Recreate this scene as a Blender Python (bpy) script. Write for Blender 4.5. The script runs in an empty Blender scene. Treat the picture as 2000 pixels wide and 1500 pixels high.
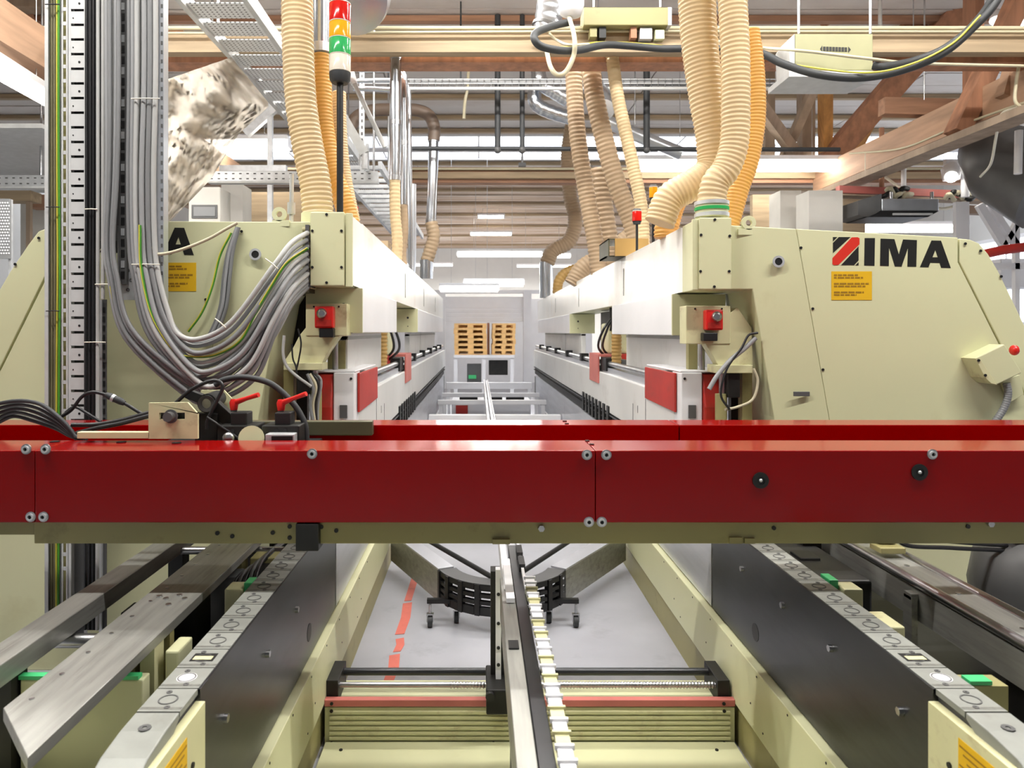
import bpy, math, random
from mathutils import Vector, Matrix
random.seed(7)
sc = bpy.context.scene
col = sc.collection
# ------------------------------------------------------------------ camera
F, CX, CY, CZ = 1400.0, 935.0, 648.0, 1.7      # focal length and vanishing point in photo pixels, eye height
cam_d = bpy.data.cameras.new('camera'); cam = bpy.data.objects.new('camera', cam_d); col.objects.link(cam)
cam.location = (0, 0, CZ); cam.rotation_euler = (math.pi/2, 0, 0)
cam_d.sensor_width = 36; cam_d.lens = F/2000*36
cam_d.shift_x = (1000-CX)/2000; cam_d.shift_y = -(750-CY)/2000
cam_d.clip_start = .02; cam_d.clip_end = 200
cam_d.dof.use_dof = True; cam_d.dof.focus_distance = 3.4; cam_d.dof.aperture_fstop = 5.0
sc.camera = cam
# ------------------------------------------------------------------ world, exposure
w = bpy.data.worlds.new('world'); sc.world = w; w.use_nodes = True
w.node_tree.nodes['Background'].inputs[0].default_value = (.93, .96, 1, 1)
w.node_tree.nodes['Background'].inputs[1].default_value = 0.13
sc.view_settings.view_transform = 'Standard'; sc.view_settings.look = 'None'
sc.view_settings.gamma = 1; sc.view_settings.use_curve_mapping = False
sc.view_settings.exposure = 0.52
LAMP = 1.0

# ------------------------------------------------------------------ helpers
def P(px, py, Y): return Vector(((px-CX)*Y/F, Y, CZ-(py-CY)*Y/F))
def PX(px, Y): return (px-CX)*Y/F
def PZ(py, Y): return CZ-(py-CY)*Y/F
def lin(c):
    return tuple((v/12.92 if v <= .04045 else ((v+.055)/1.055)**2.4) for v in [x/255 for x in c])

def mat(name, c, rough=.5, metal=0, var=.1, scale=5, stretch=(1, 1, 1), bump=0, dirt=None, transl=0, alpha=1, spec=None, coat=0):
    m = bpy.data.materials.new(name); m.use_nodes = True
    nt = m.node_tree; N = nt.nodes; L = nt.links
    b = N['Principled BSDF']; out = N['Material Output']
    c = lin(c)
    b.inputs['Roughness'].default_value = rough; b.inputs['Metallic'].default_value = metal
    if spec is not None: b.inputs['Specular IOR Level'].default_value = spec
    if coat: b.inputs['Coat Weight'].default_value = coat; b.inputs['Coat Roughness'].default_value = .15
    tc = N.new('ShaderNodeTexCoord'); mp = N.new('ShaderNodeMapping'); mp.inputs['Scale'].default_value = stretch
    L.new(tc.outputs['Object'], mp.inputs['Vector'])
    nz = N.new('ShaderNodeTexNoise'); nz.inputs['Scale'].default_value = scale; nz.inputs['Detail'].default_value = 5
    L.new(mp.outputs[0], nz.inputs['Vector'])
    mx = N.new('ShaderNodeMix'); mx.data_type = 'RGBA'
    mx.inputs[6].default_value = tuple(max(0, v*(1-var)) for v in c)+(1,)
    mx.inputs[7].default_value = tuple(min(1, v*(1+var)) for v in c)+(1,)
    mr = N.new('ShaderNodeMapRange'); mr.inputs[1].default_value = .3; mr.inputs[2].default_value = .7
    L.new(nz.outputs['Fac'], mr.inputs[0]); L.new(mr.outputs[0], mx.inputs[0])
    res = mx.outputs[2]
    if dirt:
        dc, amt, ds = dirt[:3]; thr = dirt[3] if len(dirt) > 3 else .55
        n2 = N.new('ShaderNodeTexNoise'); n2.inputs['Scale'].default_value = ds; n2.inputs['Detail'].default_value = 6
        n2.inputs['Roughness'].default_value = .65
        L.new(mp.outputs[0], n2.inputs['Vector'])
        m2 = N.new('ShaderNodeMapRange'); m2.inputs[1].default_value = thr; m2.inputs[2].default_value = thr+.18; m2.inputs[4].default_value = amt
        L.new(n2.outputs['Fac'], m2.inputs[0])
        x2 = N.new('ShaderNodeMix'); x2.data_type = 'RGBA'; x2.inputs[7].default_value = lin(dc)+(1,)
        L.new(m2.outputs[0], x2.inputs[0]); L.new(res, x2.inputs[6]); res = x2.outputs[2]
    L.new(res, b.inputs['Base Color'])
    if bump:
        bp = N.new('ShaderNodeBump'); bp.inputs['Strength'].default_value = bump; bp.inputs['Distance'].default_value = .01
        L.new(nz.outputs['Fac'], bp.inputs['Height']); L.new(bp.outputs[0], b.inputs['Normal'])
    sh = b.outputs[0]
    if transl:
        t = N.new('ShaderNodeBsdfTranslucent'); L.new(res, t.inputs['Color'])
        ms = N.new('ShaderNodeMixShader'); ms.inputs[0].default_value = transl
        L.new(sh, ms.inputs[1]); L.new(t.outputs[0], ms.inputs[2]); sh = ms.outputs[0]
    if alpha < 1:
        t = N.new('ShaderNodeBsdfTransparent'); ms = N.new('ShaderNodeMixShader'); ms.inputs[0].default_value = alpha
        L.new(t.outputs[0], ms.inputs[1]); L.new(sh, ms.inputs[2]); sh = ms.outputs[0]
    L.new(sh, out.inputs['Surface'])
    return m
def emat(name, c, s):
    m = bpy.data.materials.new(name); m.use_nodes = True
    b = m.node_tree.nodes['Principled BSDF']
    b.inputs['Base Color'].default_value = lin(c)+(1,)
    b.inputs['Emission Color'].default_value = lin(c)+(1,); b.inputs['Emission Strength'].default_value = s
    return m
M = dict(
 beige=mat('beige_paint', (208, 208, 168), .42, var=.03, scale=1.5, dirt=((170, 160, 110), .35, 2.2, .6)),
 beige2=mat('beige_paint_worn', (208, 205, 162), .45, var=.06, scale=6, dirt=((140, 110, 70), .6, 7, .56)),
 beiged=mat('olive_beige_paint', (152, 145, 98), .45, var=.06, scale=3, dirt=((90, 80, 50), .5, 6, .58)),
 white=mat('white_cover_paint', (238, 236, 230), .35, var=.03, scale=2, dirt=((205, 165, 130), .4, 1.3, .56)),
 whitec=mat('clean_white_paint', (232, 232, 235), .35, var=.03, scale=3),
 greypanel=mat('light_grey_panel', (214, 213, 210), .4, var=.05, scale=2, dirt=((170, 160, 150), .4, 3, .58)),
 wall_steel=mat('brushed_light_steel', (200, 202, 208), .33, .55, var=.1, scale=6, stretch=(1, .25, 3)),
 red=mat('red_enamel', (136, 0, 0), .14, var=.08, scale=1.2, spec=.4),
 redp=mat('red_guard_paint', (178, 42, 32), .45, var=.12, scale=5, dirt=((120, 60, 45), .5, 7, .55)),
 pinkp=mat('faded_red_paint', (196, 112, 104), .5, var=.12, scale=5),
 steel=mat('steel', (185, 186, 188), .3, 1, var=.12, scale=12),
 steelb=mat('brushed_steel', (158, 158, 152), .42, .6, var=.16, scale=8, stretch=(6, .5, 6), dirt=((70, 62, 50), .5, 5, .56)),
 dsteel=mat('dark_steel', (70, 71, 73), .3, .7, var=.25, scale=3, stretch=(1, .4, 2), dirt=((40, 38, 34), .6, 3, .52)),
 padst=mat('track_pad_grey', (142, 144, 138), .5, .2, var=.08, scale=20, dirt=((120, 118, 108), .5, 12, .56)),
 zinc=mat('galvanised_zinc', (206, 208, 210), .42, .6, var=.12, scale=14),
 zincl=mat('pale_galvanised_sheet', (200, 201, 200), .5, .25, var=.07, scale=14),
 alu=mat('aluminium', (202, 206, 212), .3, .75, var=.05, scale=10),
 chrome=mat('shiny_duct_metal', (196, 200, 206), .22, .95, var=.08, scale=4, bump=.08),
 black=mat('black_plastic', (22, 22, 23), .45, var=.15),
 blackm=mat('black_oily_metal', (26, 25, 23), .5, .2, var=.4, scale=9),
 rubber=mat('dark_rubber', (48, 50, 52), .6, var=.1),
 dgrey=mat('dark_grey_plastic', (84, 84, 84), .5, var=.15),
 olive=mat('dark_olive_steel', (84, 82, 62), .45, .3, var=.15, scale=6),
 cgrey=mat('grey_cable_sheath', (148, 149, 150), .42, var=.05, scale=3),
 cgrey2=mat('light_grey_cable_sheath', (172, 172, 170), .42, var=.05, scale=3),
 cgrey3=mat('mid_grey_cable_sheath', (124, 125, 126), .42, var=.06, scale=3),
 cblack=mat('black_cable_sheath', (34, 34, 36), .4, var=.1),
 colive=mat('olive_wire_sheath', (128, 122, 92), .5, var=.15),
 cgreen=mat('green_wire_sheath', (70, 140, 40), .45, var=.1),
 cyellow=mat('yellow_wire_sheath', (205, 195, 70), .45, var=.1),
 ccream=mat('cream_cable_sheath', (196, 188, 160), .45, var=.06),
 hose=mat('cream_ribbed_hose', (228, 206, 164), .4, var=.06, scale=3, transl=.3),
 hoseo=mat('amber_ribbed_hose', (226, 178, 96), .4, var=.06, scale=3, transl=.3),
 hoseb=mat('tan_ribbed_hose', (190, 166, 136), .45, var=.06, scale=3, transl=.3),
 hoset=mat('tan_deep_ribbed_hose', (196, 160, 96), .45, var=.08, scale=3, transl=.3),
 lred=mat('red_lens', (215, 30, 20), .15, var=.03, transl=.3), lamb=mat('amber_lens', (245, 178, 30), .15, var=.03, transl=.3),
 lgrn=mat('green_lens', (60, 185, 105), .15, var=.03, transl=.3), lwht=mat('clear_lens', (235, 228, 215), .15, var=.03, transl=.3),
 redpl=mat('red_plastic', (205, 32, 26), .3, var=.05), greenpl=mat('green_plastic', (70, 190, 120), .4, var=.05),
 yellow=mat('yellow_label', (222, 176, 22), .5, var=.03), yprint=mat('label_print', (150, 112, 16), .6, var=.05),
 ink=mat('black_print', (20, 20, 18), .5, var=.05), redink=mat('red_print', (204, 40, 22), .5, var=.03), whiteink=mat('white_print', (236, 232, 214), .5, var=.02),
 woodx=mat('red_brown_timber_x', (160, 120, 94), .7, var=.25, scale=9, stretch=(.15, 1.5, 1.5), bump=.1),
 woody=mat('brown_timber_y', (172, 138, 112), .7, var=.22, scale=9, stretch=(1.5, .15, 1.5), bump=.1),
 woodz=mat('red_brown_timber_z', (168, 120, 92), .7, var=.25, scale=9, stretch=(1.5, 1.5, .15), bump=.1),
 woodg=mat('golden_timber_z', (206, 154, 92), .7, var=.22, scale=9, stretch=(1.5, 1.5, .15), bump=.1),
 woodl=mat('pale_timber_x', (164, 144, 116), .7, var=.2, scale=9, stretch=(.15, 2, 2), bump=.1),
 woodgr=mat('greyed_timber', (156, 136, 116), .7, var=.2, scale=9, stretch=(1, 1, .2), bump=.1),
 palletw=mat('pallet_pine', (226, 182, 120), .7, var=.2, scale=6, stretch=(.3, 1, 1)),
 ceilw=mat('white_ceiling_board', (206, 200, 194), .6, var=.05, scale=1.5, stretch=(.4, 1, 1), dirt=((176, 160, 146), .5, 1.2, .52)),
 ceilb=mat('ceiling_wood_board', (172, 148, 126), .7, var=.35, scale=3, stretch=(.15, 2, 1), dirt=((222, 214, 204), .8, 2, .5)),
 concrete=mat('floor_concrete', (166, 167, 174), .5, var=.08, scale=2.5, dirt=((140, 140, 145), .6, 3.5, .57)),
 concw=mat('pale_concrete', (200, 197, 190), .7, var=.06, scale=3),
 wallw=mat('hall_wall', (205, 204, 200), .7, var=.05, scale=1),
 orange=mat('orange_floor_paint', (212, 112, 98), .6, var=.12, scale=9, dirt=((150, 90, 80), .6, 9, .55)),
 brown=mat('brown_duct_paint', (104, 88, 76), .5, var=.1),
 obox=mat('olive_box_paint', (150, 148, 112), .5, var=.05),
 film=mat('plastic_film', (228, 220, 208), .38, var=.08, scale=6, transl=.4, alpha=.8),
 tube=emat('fluorescent_tube', (255, 250, 240), 14), tubel=emat('far_fluorescent_tube', (255, 250, 240), 8), sky=emat('daylight_pane', (240, 246, 255), 3.0),
)

class MB:
    def __init__(s): s.v = []; s.f = []; s.mi = []; s.sm = []; s.cm = 0
    def add(s, vs, fs, sm=False):
        o = len(s.v); s.v += [tuple(v) for v in vs]
        for f in fs: s.f.append(tuple(i+o for i in f)); s.mi.append(s.cm); s.sm.append(sm)
        return s
    def box(s, x0, x1, y0, y1, z0, z1):
        return s.add([(x0,y0,z0),(x1,y0,z0),(x1,y1,z0),(x0,y1,z0),(x0,y0,z1),(x1,y0,z1),(x1,y1,z1),(x0,y1,z1)],
            [(0,3,2,1),(4,5,6,7),(0,1,5,4),(1,2,6,5),(2,3,7,6),(3,0,4,7)])
    def ext(s, pts, vec):
        n = len(pts); vec = Vector(vec)
        a = [Vector(p) for p in pts]; b = [p+vec for p in a]
        nn = Vector((0,0,0))
        for i in range(n): nn += a[i].cross(a[(i+1) % n])
        if nn.dot(vec) > 0: a.reverse(); b.reverse()
        fs = [tuple(range(n)), tuple(reversed(range(n, 2*n)))]
        fs += [((i+1) % n, i, n+i, n+(i+1) % n) for i in range(n)]
        return s.add(a+b, fs)
    def pix(s, pts, Y, th):               # outline traced in the plane y = Y, given a thickness
        return s.ext([P(x, y, Y) for x, y in pts], (0, th, 0))
    def pbox(s, x0, x1, y0, y1, Y, th):   # pixel rectangle on plane y = Y
        a = P(x0, y1, Y); b = P(x1, y0, Y)
        return s.box(a.x, b.x, Y, Y+th, a.z, b.z)
    def bar(s, p0, p1, wd, ht, up=(0, 0, 1)):
        p0 = Vector(p0); p1 = Vector(p1); d = (p1-p0).normalized(); up = Vector(up)
        if abs(d.dot(up)) > .99: up = Vector((0, 1, 0))
        r = d.cross(up).normalized(); u = r.cross(d)
        q = [-r*wd/2-u*ht/2, r*wd/2-u*ht/2, r*wd/2+u*ht/2, -r*wd/2+u*ht/2]
        return s.add([p0+k for k in q]+[p1+k for k in q], 
            [(0,1,2,3),(7,6,5,4),(1,0,4,5),(2,1,5,6),(3,2,6,7),(0,3,7,4)])
    def tube(s, pts, r, n=8, caps=True):
        pts = [Vector(p) for p in pts]; k = len(pts)
        rs = r if isinstance(r, (list, tuple)) else [r]*k
        T = [(pts[min(i+1, k-1)]-pts[max(i-1, 0)]).normalized() for i in range(k)]
        a = Vector((0, 0, 1)) if abs(T[0].z) < .9 else Vector((0, 1, 0))
        u = T[0].cross(a).normalized(); vs = []
        for i in range(k):
            u = (u-T[i]*u.dot(T[i])).normalized(); v = T[i].cross(u)
            for j in range(n):
                t = 2*math.pi*j/n; vs.append(pts[i]+(u*math.cos(t)+v*math.sin(t))*rs[i])
        fs = [(i*n+j, i*n+(j+1) % n, (i+1)*n+(j+1) % n, (i+1)*n+j) for i in range(k-1) for j in range(n)]
        s.add(vs, fs, True)
        if caps:
            s.add(vs[:n], [tuple(reversed(range(n)))]); s.add(vs[-n:], [tuple(range(n))])
        return s
    def cyl(s, p0, p1, r, n=14): return s.tube([p0, p1], r, n)
    def ball(s, c, r, n=12, sc=(1, 1, 1)):
        c = Vector(c); vs = []; m = n//2
        for i in range(1, m):
            for j in range(n):
                t = math.pi*i/m; p = 2*math.pi*j/n
                vs.append(c+Vector((r*sc[0]*math.sin(t)*math.cos(p), r*sc[1]*math.sin(t)*math.sin(p), r*sc[2]*math.cos(t))))
        k = len(vs); vs += [c+Vector((0, 0, r*sc[2])), c-Vector((0, 0, r*sc[2]))]
        fs = [(i*n+j, (i+1)*n+j, (i+1)*n+(j+1) % n, i*n+(j+1) % n) for i in range(m-2) for j in range(n)]
        fs += [(k, j, (j+1) % n) for j in range(n)]+[(k+1, (m-2)*n+(j+1) % n, (m-2)*n+j) for j in range(n)]
        return s.add(vs, fs, True)
    def ring(s, c, ax, r0, r1, h, n=20):  # flat annulus with thickness h along ax
        c = Vector(c); ax = Vector(ax).normalized(); a = Vector((0, 0, 1)) if abs(ax.z) < .9 else Vector((1, 0, 0))
        u = ax.cross(a).normalized(); v = ax.cross(u); vs = []
        for rr, hh in ((r0, 0), (r1, 0), (r1, h), (r0, h)):
            for j in range(n):
                t = 2*math.pi*j/n; vs.append(c+(u*math.cos(t)+v*math.sin(t))*rr+ax*hh)
        fs = [(q*n+j, q*n+(j+1) % n, ((q+1) % 4)*n+(j+1) % n, ((q+1) % 4)*n+j) for q in range(4) for j in range(n)]
        return s.add(vs, fs, False)
    def mesh(s, name, mats):
        me = bpy.data.meshes.new(name); me.from_pydata(s.v, [], s.f)
        for m in (mats if isinstance(mats, (list, tuple)) else [mats]): me.materials.append(M[m] if isinstance(m, str) else m)
        me.polygons.foreach_set('material_index', s.mi); me.polygons.foreach_set('use_smooth', s.sm)
        me.update(); return me
    def build(s, name, mats, parent=None, bevel=0):
        o = bpy.data.objects.new(name, s.mesh(name, mats)); col.objects.link(o)
        if parent: adopt(o, parent)
        if bevel:
            b = o.modifiers.new('bevel', 'BEVEL'); b.width = bevel; b.segments = 2; b.limit_method = 'ANGLE'; b.angle_limit = .6
        return o
ROOT = {}                                  # where each empty stands, for parts modelled in world space
def adopt(o, parent):
    o.parent = parent
    o.matrix_parent_inverse = Matrix.Translation(-Vector(ROOT.get(parent.name, (0, 0, 0))))
def tag(o, label, cat, group=None, kind=None):
    if label: o['label'] = label
    if cat: o['category'] = cat
    if group: o['group'] = group
    if kind: o['kind'] = kind
    return o
def T(name, label, cat, loc=(0, 0, 0), group=None):
    o = bpy.data.objects.new(name, None); col.objects.link(o); o.location = loc
    ROOT[o.name] = tuple(loc); o.empty_display_size = .1
    return tag(o, label, cat, group)
def struct(o): o['kind'] = 'structure'; return o
def inst(name, me, loc, parent, rot=(0, 0, 0), scale=(1, 1, 1)):
    o = bpy.data.objects.new(name, me); col.objects.link(o); o.location = loc; o.rotation_euler = rot; o.scale = scale
    if parent: adopt(o, parent)
    return o
def spl(pts, n=8):
    pts = [Vector(p) for p in pts]; out = []
    q = [pts[0]*2-pts[1]]+pts+[pts[-1]*2-pts[-2]]
    for i in range(1, len(q)-2):
        a, b, c, d = q[i-1], q[i], q[i+1], q[i+2]
        for k in range(n):
            t = k/n
            out.append(.5*((2*b)+(c-a)*t+(2*a-5*b+4*c-d)*t*t+(3*b-3*c+d-a)*t**3))
    out.append(pts[-1]); return out
def pspl(pts, Y, n=8):                     # pixel polyline at depth Y (or per-point depth as third entry)
    return spl([P(p[0], p[1], p[2] if len(p) > 2 else Y) for p in pts], n)
def resample(pts, step):
    out = [pts[0]]; acc = 0
    for a, b in zip(pts, pts[1:]):
        d = (b-a).length
        if d < 1e-9: continue
        t = step-acc
        while t <= d: out.append(a+(b-a)*(t/d)); t += step
        acc = d-(t-step)
    return out
def ribbed(mb, pts, r, pitch=.022, n=18, amp=.09):
    q = resample(pts, pitch/4)
    k = len(q); rs = []
    for i in range(k):
        f = r if not isinstance(r, (list, tuple)) else r[0]+(r[1]-r[0])*i/max(1, k-1)
        rs.append(f*(1-amp+amp*(0, .75, 1, .75)[i % 4]))
    return mb.tube(q, rs, n)
def cable(name, pts, r, m, label, cat='cable', group=None, n=8):
    return tag(MB().tube(pts, r, n).build(name, m), label, cat, group)

# shared small hardware
def _bolt():
    b = MB(); b.ring((0, 0, 0), (0, -1, 0), .006, .0165, .004, 18)
    b.cm = 1; b.cyl((0, 0, 0), (0, -.002, 0), .0095, 12); b.cm = 2; b.ring((0, -.004, 0), (0, -1, 0), .0062, .0115, .006, 14)
    return b.mesh('bolt', ['steel', 'black', 'zinc'])
BOLT = _bolt()
SCREW = MB().cyl((0, 0, 0), (0, -.004, 0), .007, 10).mesh('screw', 'black')
SBOLT = MB().cyl((0, 0, 0), (0, -.012, 0), .011, 6).mesh('hex_bolt', 'steel')
# ================================================================== THE SETTING
XL, XR, YF = -9.0, 11.0, 33.0
CEIL = 5.5
struct(MB().box(XL, XR, -4, YF, -.1, 0).build('floor', 'concrete'))
fl = bpy.data.objects['floor']
for k, (y0, y1, xa, xb) in enumerate([(3.46, 3.78, -.465, -.415), (3.80, 3.98, -.455, -.415), (4.02, 4.5, -.47, -.418), (4.52, 5.6, -.47, -.425)]):
    MB().ext([(xa, y0, .001), (xb, y0+.01, .001), (xb+.012, (y0+y1)/2, .001), (xb, y1, .001), (xa-.004, y1-.02, .001), (xa+.008, (y0+y1)/2, .001)], (0, 0, .0015)).build('floor_paint_mark', 'orange', fl)
# ceiling slab with boards and purlins
cl = struct(MB().box(XL, XR, -4, YF, CEIL+.06, CEIL+.2).build('ceiling', 'ceilw'))
SKYL = [(13.75, 14.55), (14.95, 15.55)]
def bands():
    y = 6.4; out = []
    while y < 32:
        step = .52 if y < 18 else .8
        out.append((y, y+step-.015)); y += step
    return out
for y0, y1 in bands():
    if any(a-.1 < (y0+y1)/2 < b+.1 for a, b in SKYL): continue
    far = y0 > 17.5
    for x0, x1 in ([(-9, -5), (-5, -1.4), (-1.4, 2.6), (2.6, 6.6), (6.6, 11)] if not far else [(-9, -3), (-3, 3.5), (3.5, 11)]):
        dz = random.uniform(0, .02)
        MB().box(x0+.01, x1-.01, y0, y1, CEIL+dz, CEIL+.06+dz*0).build('ceiling_board', 'ceilb' if far else 'ceilw', cl)
for y in [7.2, 8.6, 9.9, 11.45, 12.55, 13.4, 16.0, 17.4, 19, 21, 23, 25.5, 28, 31]:
    MB().box(XL, XR, y, y+.1, CEIL-.07, CEIL).build('purlin', 'woodx' if y < 10 else 'woodl', cl)
for k, (a, b) in enumerate(SKYL):
    wdw = struct(MB().box(XL+.3, XR-.3, a, b, CEIL+.0, CEIL+.04).build('window_%d' % (k+1), 'sky'))
    fr = MB(); fr.box(XL+.3, XR-.3, a-.06, a, CEIL-.06, CEIL+.04); fr.box(XL+.3, XR-.3, b, b+.06, CEIL-.06, CEIL+.04)
    fr.build('window_frame', 'whitec', wdw)
    for x in range(-8, 11, 2): MB().box(x-.02, x+.02, a, b, CEIL-.03, CEIL+.02).build('glazing_bar', 'whitec', wdw)
struct(MB().box(XL, XR, YF, YF+.2, 0, CEIL+.2).build('wall_far', 'wallw'))
wl = struct(MB().box(XL-.2, XL, -4, YF, 0, CEIL+.2).build('wall_left', 'wallw'))
wr = struct(MB().box(XR, XR+.2, -4, YF, 0, CEIL+.2).build('wall_right', 'wallw'))
# daylight windows in the right wall
for k, y in enumerate([6, 9.5, 13, 16.5, 20, 24]):
    wn = struct(MB().box(XR-.02, XR-.005, y, y+2.8, 1.9, 3.6).build('window_%d' % (k+3), 'sky'))
    f = MB(); f.box(XR-.08, XR, y-.06, y+2.86, 1.82, 1.9); f.box(XR-.08, XR, y-.06, y+2.86, 3.6, 3.68)
    f.box(XR-.08, XR, y-.06, y, 1.9, 3.6); f.box(XR-.08, XR, y+2.8, y+2.86, 1.9, 3.6); f.build('window_frame', 'whitec', wn)
    for j in (1, 2): MB().box(XR-.06, XR-.01, y+2.8*j/3-.025, y+2.8*j/3+.025, 1.9, 3.6).build('glazing_bar', 'whitec', wn)
# ---- timber tie beams and trusses (setting)
def trim(n, mb, m): return struct(mb.build('trim_%d' % n, m))
t1 = trim(1, MB().box(XL, XR, 6.0, 6.16, PZ(97, 6), PZ(62, 6)), 'woodl')
MB().box(XL, XR, 5.93, 6.0, PZ(108, 6), PZ(90, 6)).build('lower_batten', 'woodl', t1)
MB().box(XL, XR, 6.2, 6.42, PZ(104, 6), PZ(88, 6)).build('rear_batten', 'woodz', t1)
MB().tube([(XL, 5.97, PZ(58, 6)), (XR, 5.97, PZ(58, 6))], .018, 8).build('conduit', 'ccream', t1)
MB().tube([(XL, 5.95, PZ(66, 6)), (-2, 5.95, PZ(70, 6)), (1, 5.95, PZ(66, 6)), (XR, 5.95, PZ(69, 6))], .011, 6).build('conduit', 'ccream', t1)
t2 = trim(2, MB().box(XL, XR, 10.4, 10.58, PZ(357, 10.4), PZ(326, 10.4)), 'woodx')
MB().box(XL, XR, 10.33, 10.4, PZ(350, 10.4), PZ(338, 10.4)).build('batten', 'woodl', t2)
MB().tube([(XL, 10.36, PZ(331, 10.4)), (XR, 10.36, PZ(331, 10.4))], .02, 8).build('conduit', 'ccream', t2)
trim(3, MB().box(4.85, 5.15, 2.0, 10.4, 3.73, 4.06), 'woody')
trim(4, MB().box(-3.75, -3.45, 1.0, 10.4, 3.80, 4.12), 'woody')
trim(5, MB().box(4.6, 4.84, 2.0, 10.4, 3.55, 3.62), 'woodgr')
def timber(n, a, b, Y, wpx, th, m, Y0=None):        # Y0: depth of the lower end where it lands on a beam
    p0 = P(a[0], a[1], Y0 or Y); p1 = P(b[0], b[1], Y); return trim(n, MB().bar(p0, p1, wpx*Y/F, th, up=(0, 1, 0)), m)
timber(6, (1612, 330), (1612, -200), 8.6, 21, .16, 'woodg', 10.2)
timber(7, (1574, 330), (1574, -200), 9.4, 27, .18, 'woodgr', 10.2)
timber(8, (1604, 330), (1925, -40), 8.3, 46, .22, 'woodz', 10.15)
timber(9, (1780, 118), (1778, -150), 8.9, 46, .2, 'woodz')
timber(10, (1868, 262), (2010, -45), 7.0, 30, .2, 'woodz')
timber(11, (1900, 235), (1902, -150), 7.7, 17, .2, 'woodz')
timber(12, (1722, 209), (1872, 213), 8.0, 32, .14, 'woodx')
timber(13, (1566, 318), (1480, 200), 9.0, 22, .12, 'woodgr', 10.1)
timber(14, (1605, 42), (1720, -35), 8.8, 26, .12, 'woodz')
timber(15, (1500, 330), (1500, -100), 9.8, 20, .15, 'woodgr', 10.2)
timber(16, (1995, 60), (1960, 190), 6.6, 18, .12, 'woody')
timber(17, (1526, 318), (1600, 150), 9.2, 16, .12, 'woodgr', 10.1)
timber(18, (1650, 330), (1745, 150), 9.2, 18, .14, 'woodg', 10.2)
timber(19, (20, -30), (105, 160), 8.5, 26, .15, 'woodz')
timber(20, (345, 125), (345, 60), 7.2, 26, .2, 'woodz')
timber(21, (60, 20), (60, -100), 8.0, 60, .2, 'woodgr')
# concrete columns behind the right machine
for k, (x0, x1, yt, Y) in enumerate([(1524, 1565, 372, 9.2), (1580, 1646, 372, 8.6), (432, 474, 360, 9.0), (118, 168, 380, 9.5), (40, 86, 392, 9.0)]):
    trim(22+k, MB().box(PX(x0, Y), PX(x1, Y), Y, Y+.35, 0, PZ(yt, Y)), 'concw')
trim(27, MB().box(PX(1470, 10.2), PX(1690, 10.2), 10.2, 10.3, 0, PZ(380, 10.2)), 'woodl')
trim(28, MB().box(PX(470, 10.2), PX(600, 10.2), 10.2, 10.3, 1.5, PZ(375, 10.2)), 'woodl')
# white steel lattice frame near the right windows
lat = T('lattice_frame', 'white steel lattice frame beyond the right machine, below the red rail', 'steel frame', P(1935, 500, 8.5))
for a, b, wd in [((1877, 395), (1877, 620), 26), ((1912, 400), (1960, 480), 14), ((1932, 400), (1985, 480), 12), ((1960, 480), (2010, 395), 10), ((1984, 400), (1984, 620), 9), ((1868, 520), (2060, 520), 12)]:
    p0 = P(*a, 8.5); p1 = P(*b, 8.5); MB().bar(p0, p1, wd*8.5/F, .06, (0, 1, 0)).build('strut', 'whitec', lat)
tag(MB().tube([P(1905, 500, 7.6), P(1960, 488, 7.6), P(2100, 470, 7.6)], .05, 12).build('red_pipe', 'redp'), 'fat red pipe behind the rounded end of the right machine', 'pipe')
# ------------------------------------------------------------------ fluorescent lamps
def lamp(name, label, p0, p1, power, group=None, m='tube', hous=.12, r=.035, side=None):
    p0 = Vector(p0); p1 = Vector(p1); mid = (p0+p1)/2; d = (p1-p0); L_ = d.length; d.normalize()
    t = T(name, label, 'lamp', mid+Vector((0, 0, .1)), group)
    MB().bar(p0+Vector((0, 0, .075)), p1+Vector((0, 0, .075)), hous, .06).build('housing', 'whitec', t, .008)
    MB().tube([p0+d*.03, p1-d*.03], r, 12).build('tube', m, t)
    for e in (p0, p1): MB().bar(e-d*.0, e+(mid-e).normalized()*.035, hous*.7, .1).build('end_cap', 'whitec', t)
    for q in (.2, .8): MB().cyl(p0+(p1-p0)*q+Vector((0, 0, .1)), Vector(((p0+(p1-p0)*q).x, (p0+(p1-p0)*q).y, CEIL-.02)), .004, 6).build('hanger', 'steel', t)
    if power:
        ld = bpy.data.lights.new('lamp_light', 'AREA'); ld.shape = 'RECTANGLE'; ld.size = L_; ld.size_y = .12
        ld.energy = power*LAMP; ld.color = (1, .98, .94)
        lo = bpy.data.objects.new('lamp_light', ld); col.objects.link(lo); lo.location = mid-Vector((0, 0, .05))
        lo.rotation_euler = (0, 0, math.atan2(d.y, d.x)); adopt(lo, t)
    return t
FL = 'fluorescent lamps under the hall ceiling'
lamp('fluorescent_lamp', 'long fluorescent lamp crossing behind the right pair of cream hoses', P(1242, 322, 9.8), P(1672, 322, 9.8), 150, FL, r=.095, hous=.26)
lamp('fluorescent_lamp', 'long fluorescent lamp behind the torn plastic sheet', P(318, 283, 9.6), P(566, 283, 9.6), 110, FL, r=.11, hous=.26)
lamp('fluorescent_lamp', 'fluorescent lamp running lengthwise under the left timber', P(-60, 105, 4.6), P(96, 196, 6.0), 60, FL, r=.06)
lamp('fluorescent_lamp', 'fluorescent lamp over the aisle, widest of the far ones', P(892, 496, 22), P(1060, 496, 22), 420, FL, 'tubel', r=.09)
lamp('fluorescent_lamp', 'short fluorescent lamp beside the far tan hose elbow', P(1086, 499, 24), P(1115, 499, 24), 60, FL, 'tubel', r=.08)
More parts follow.
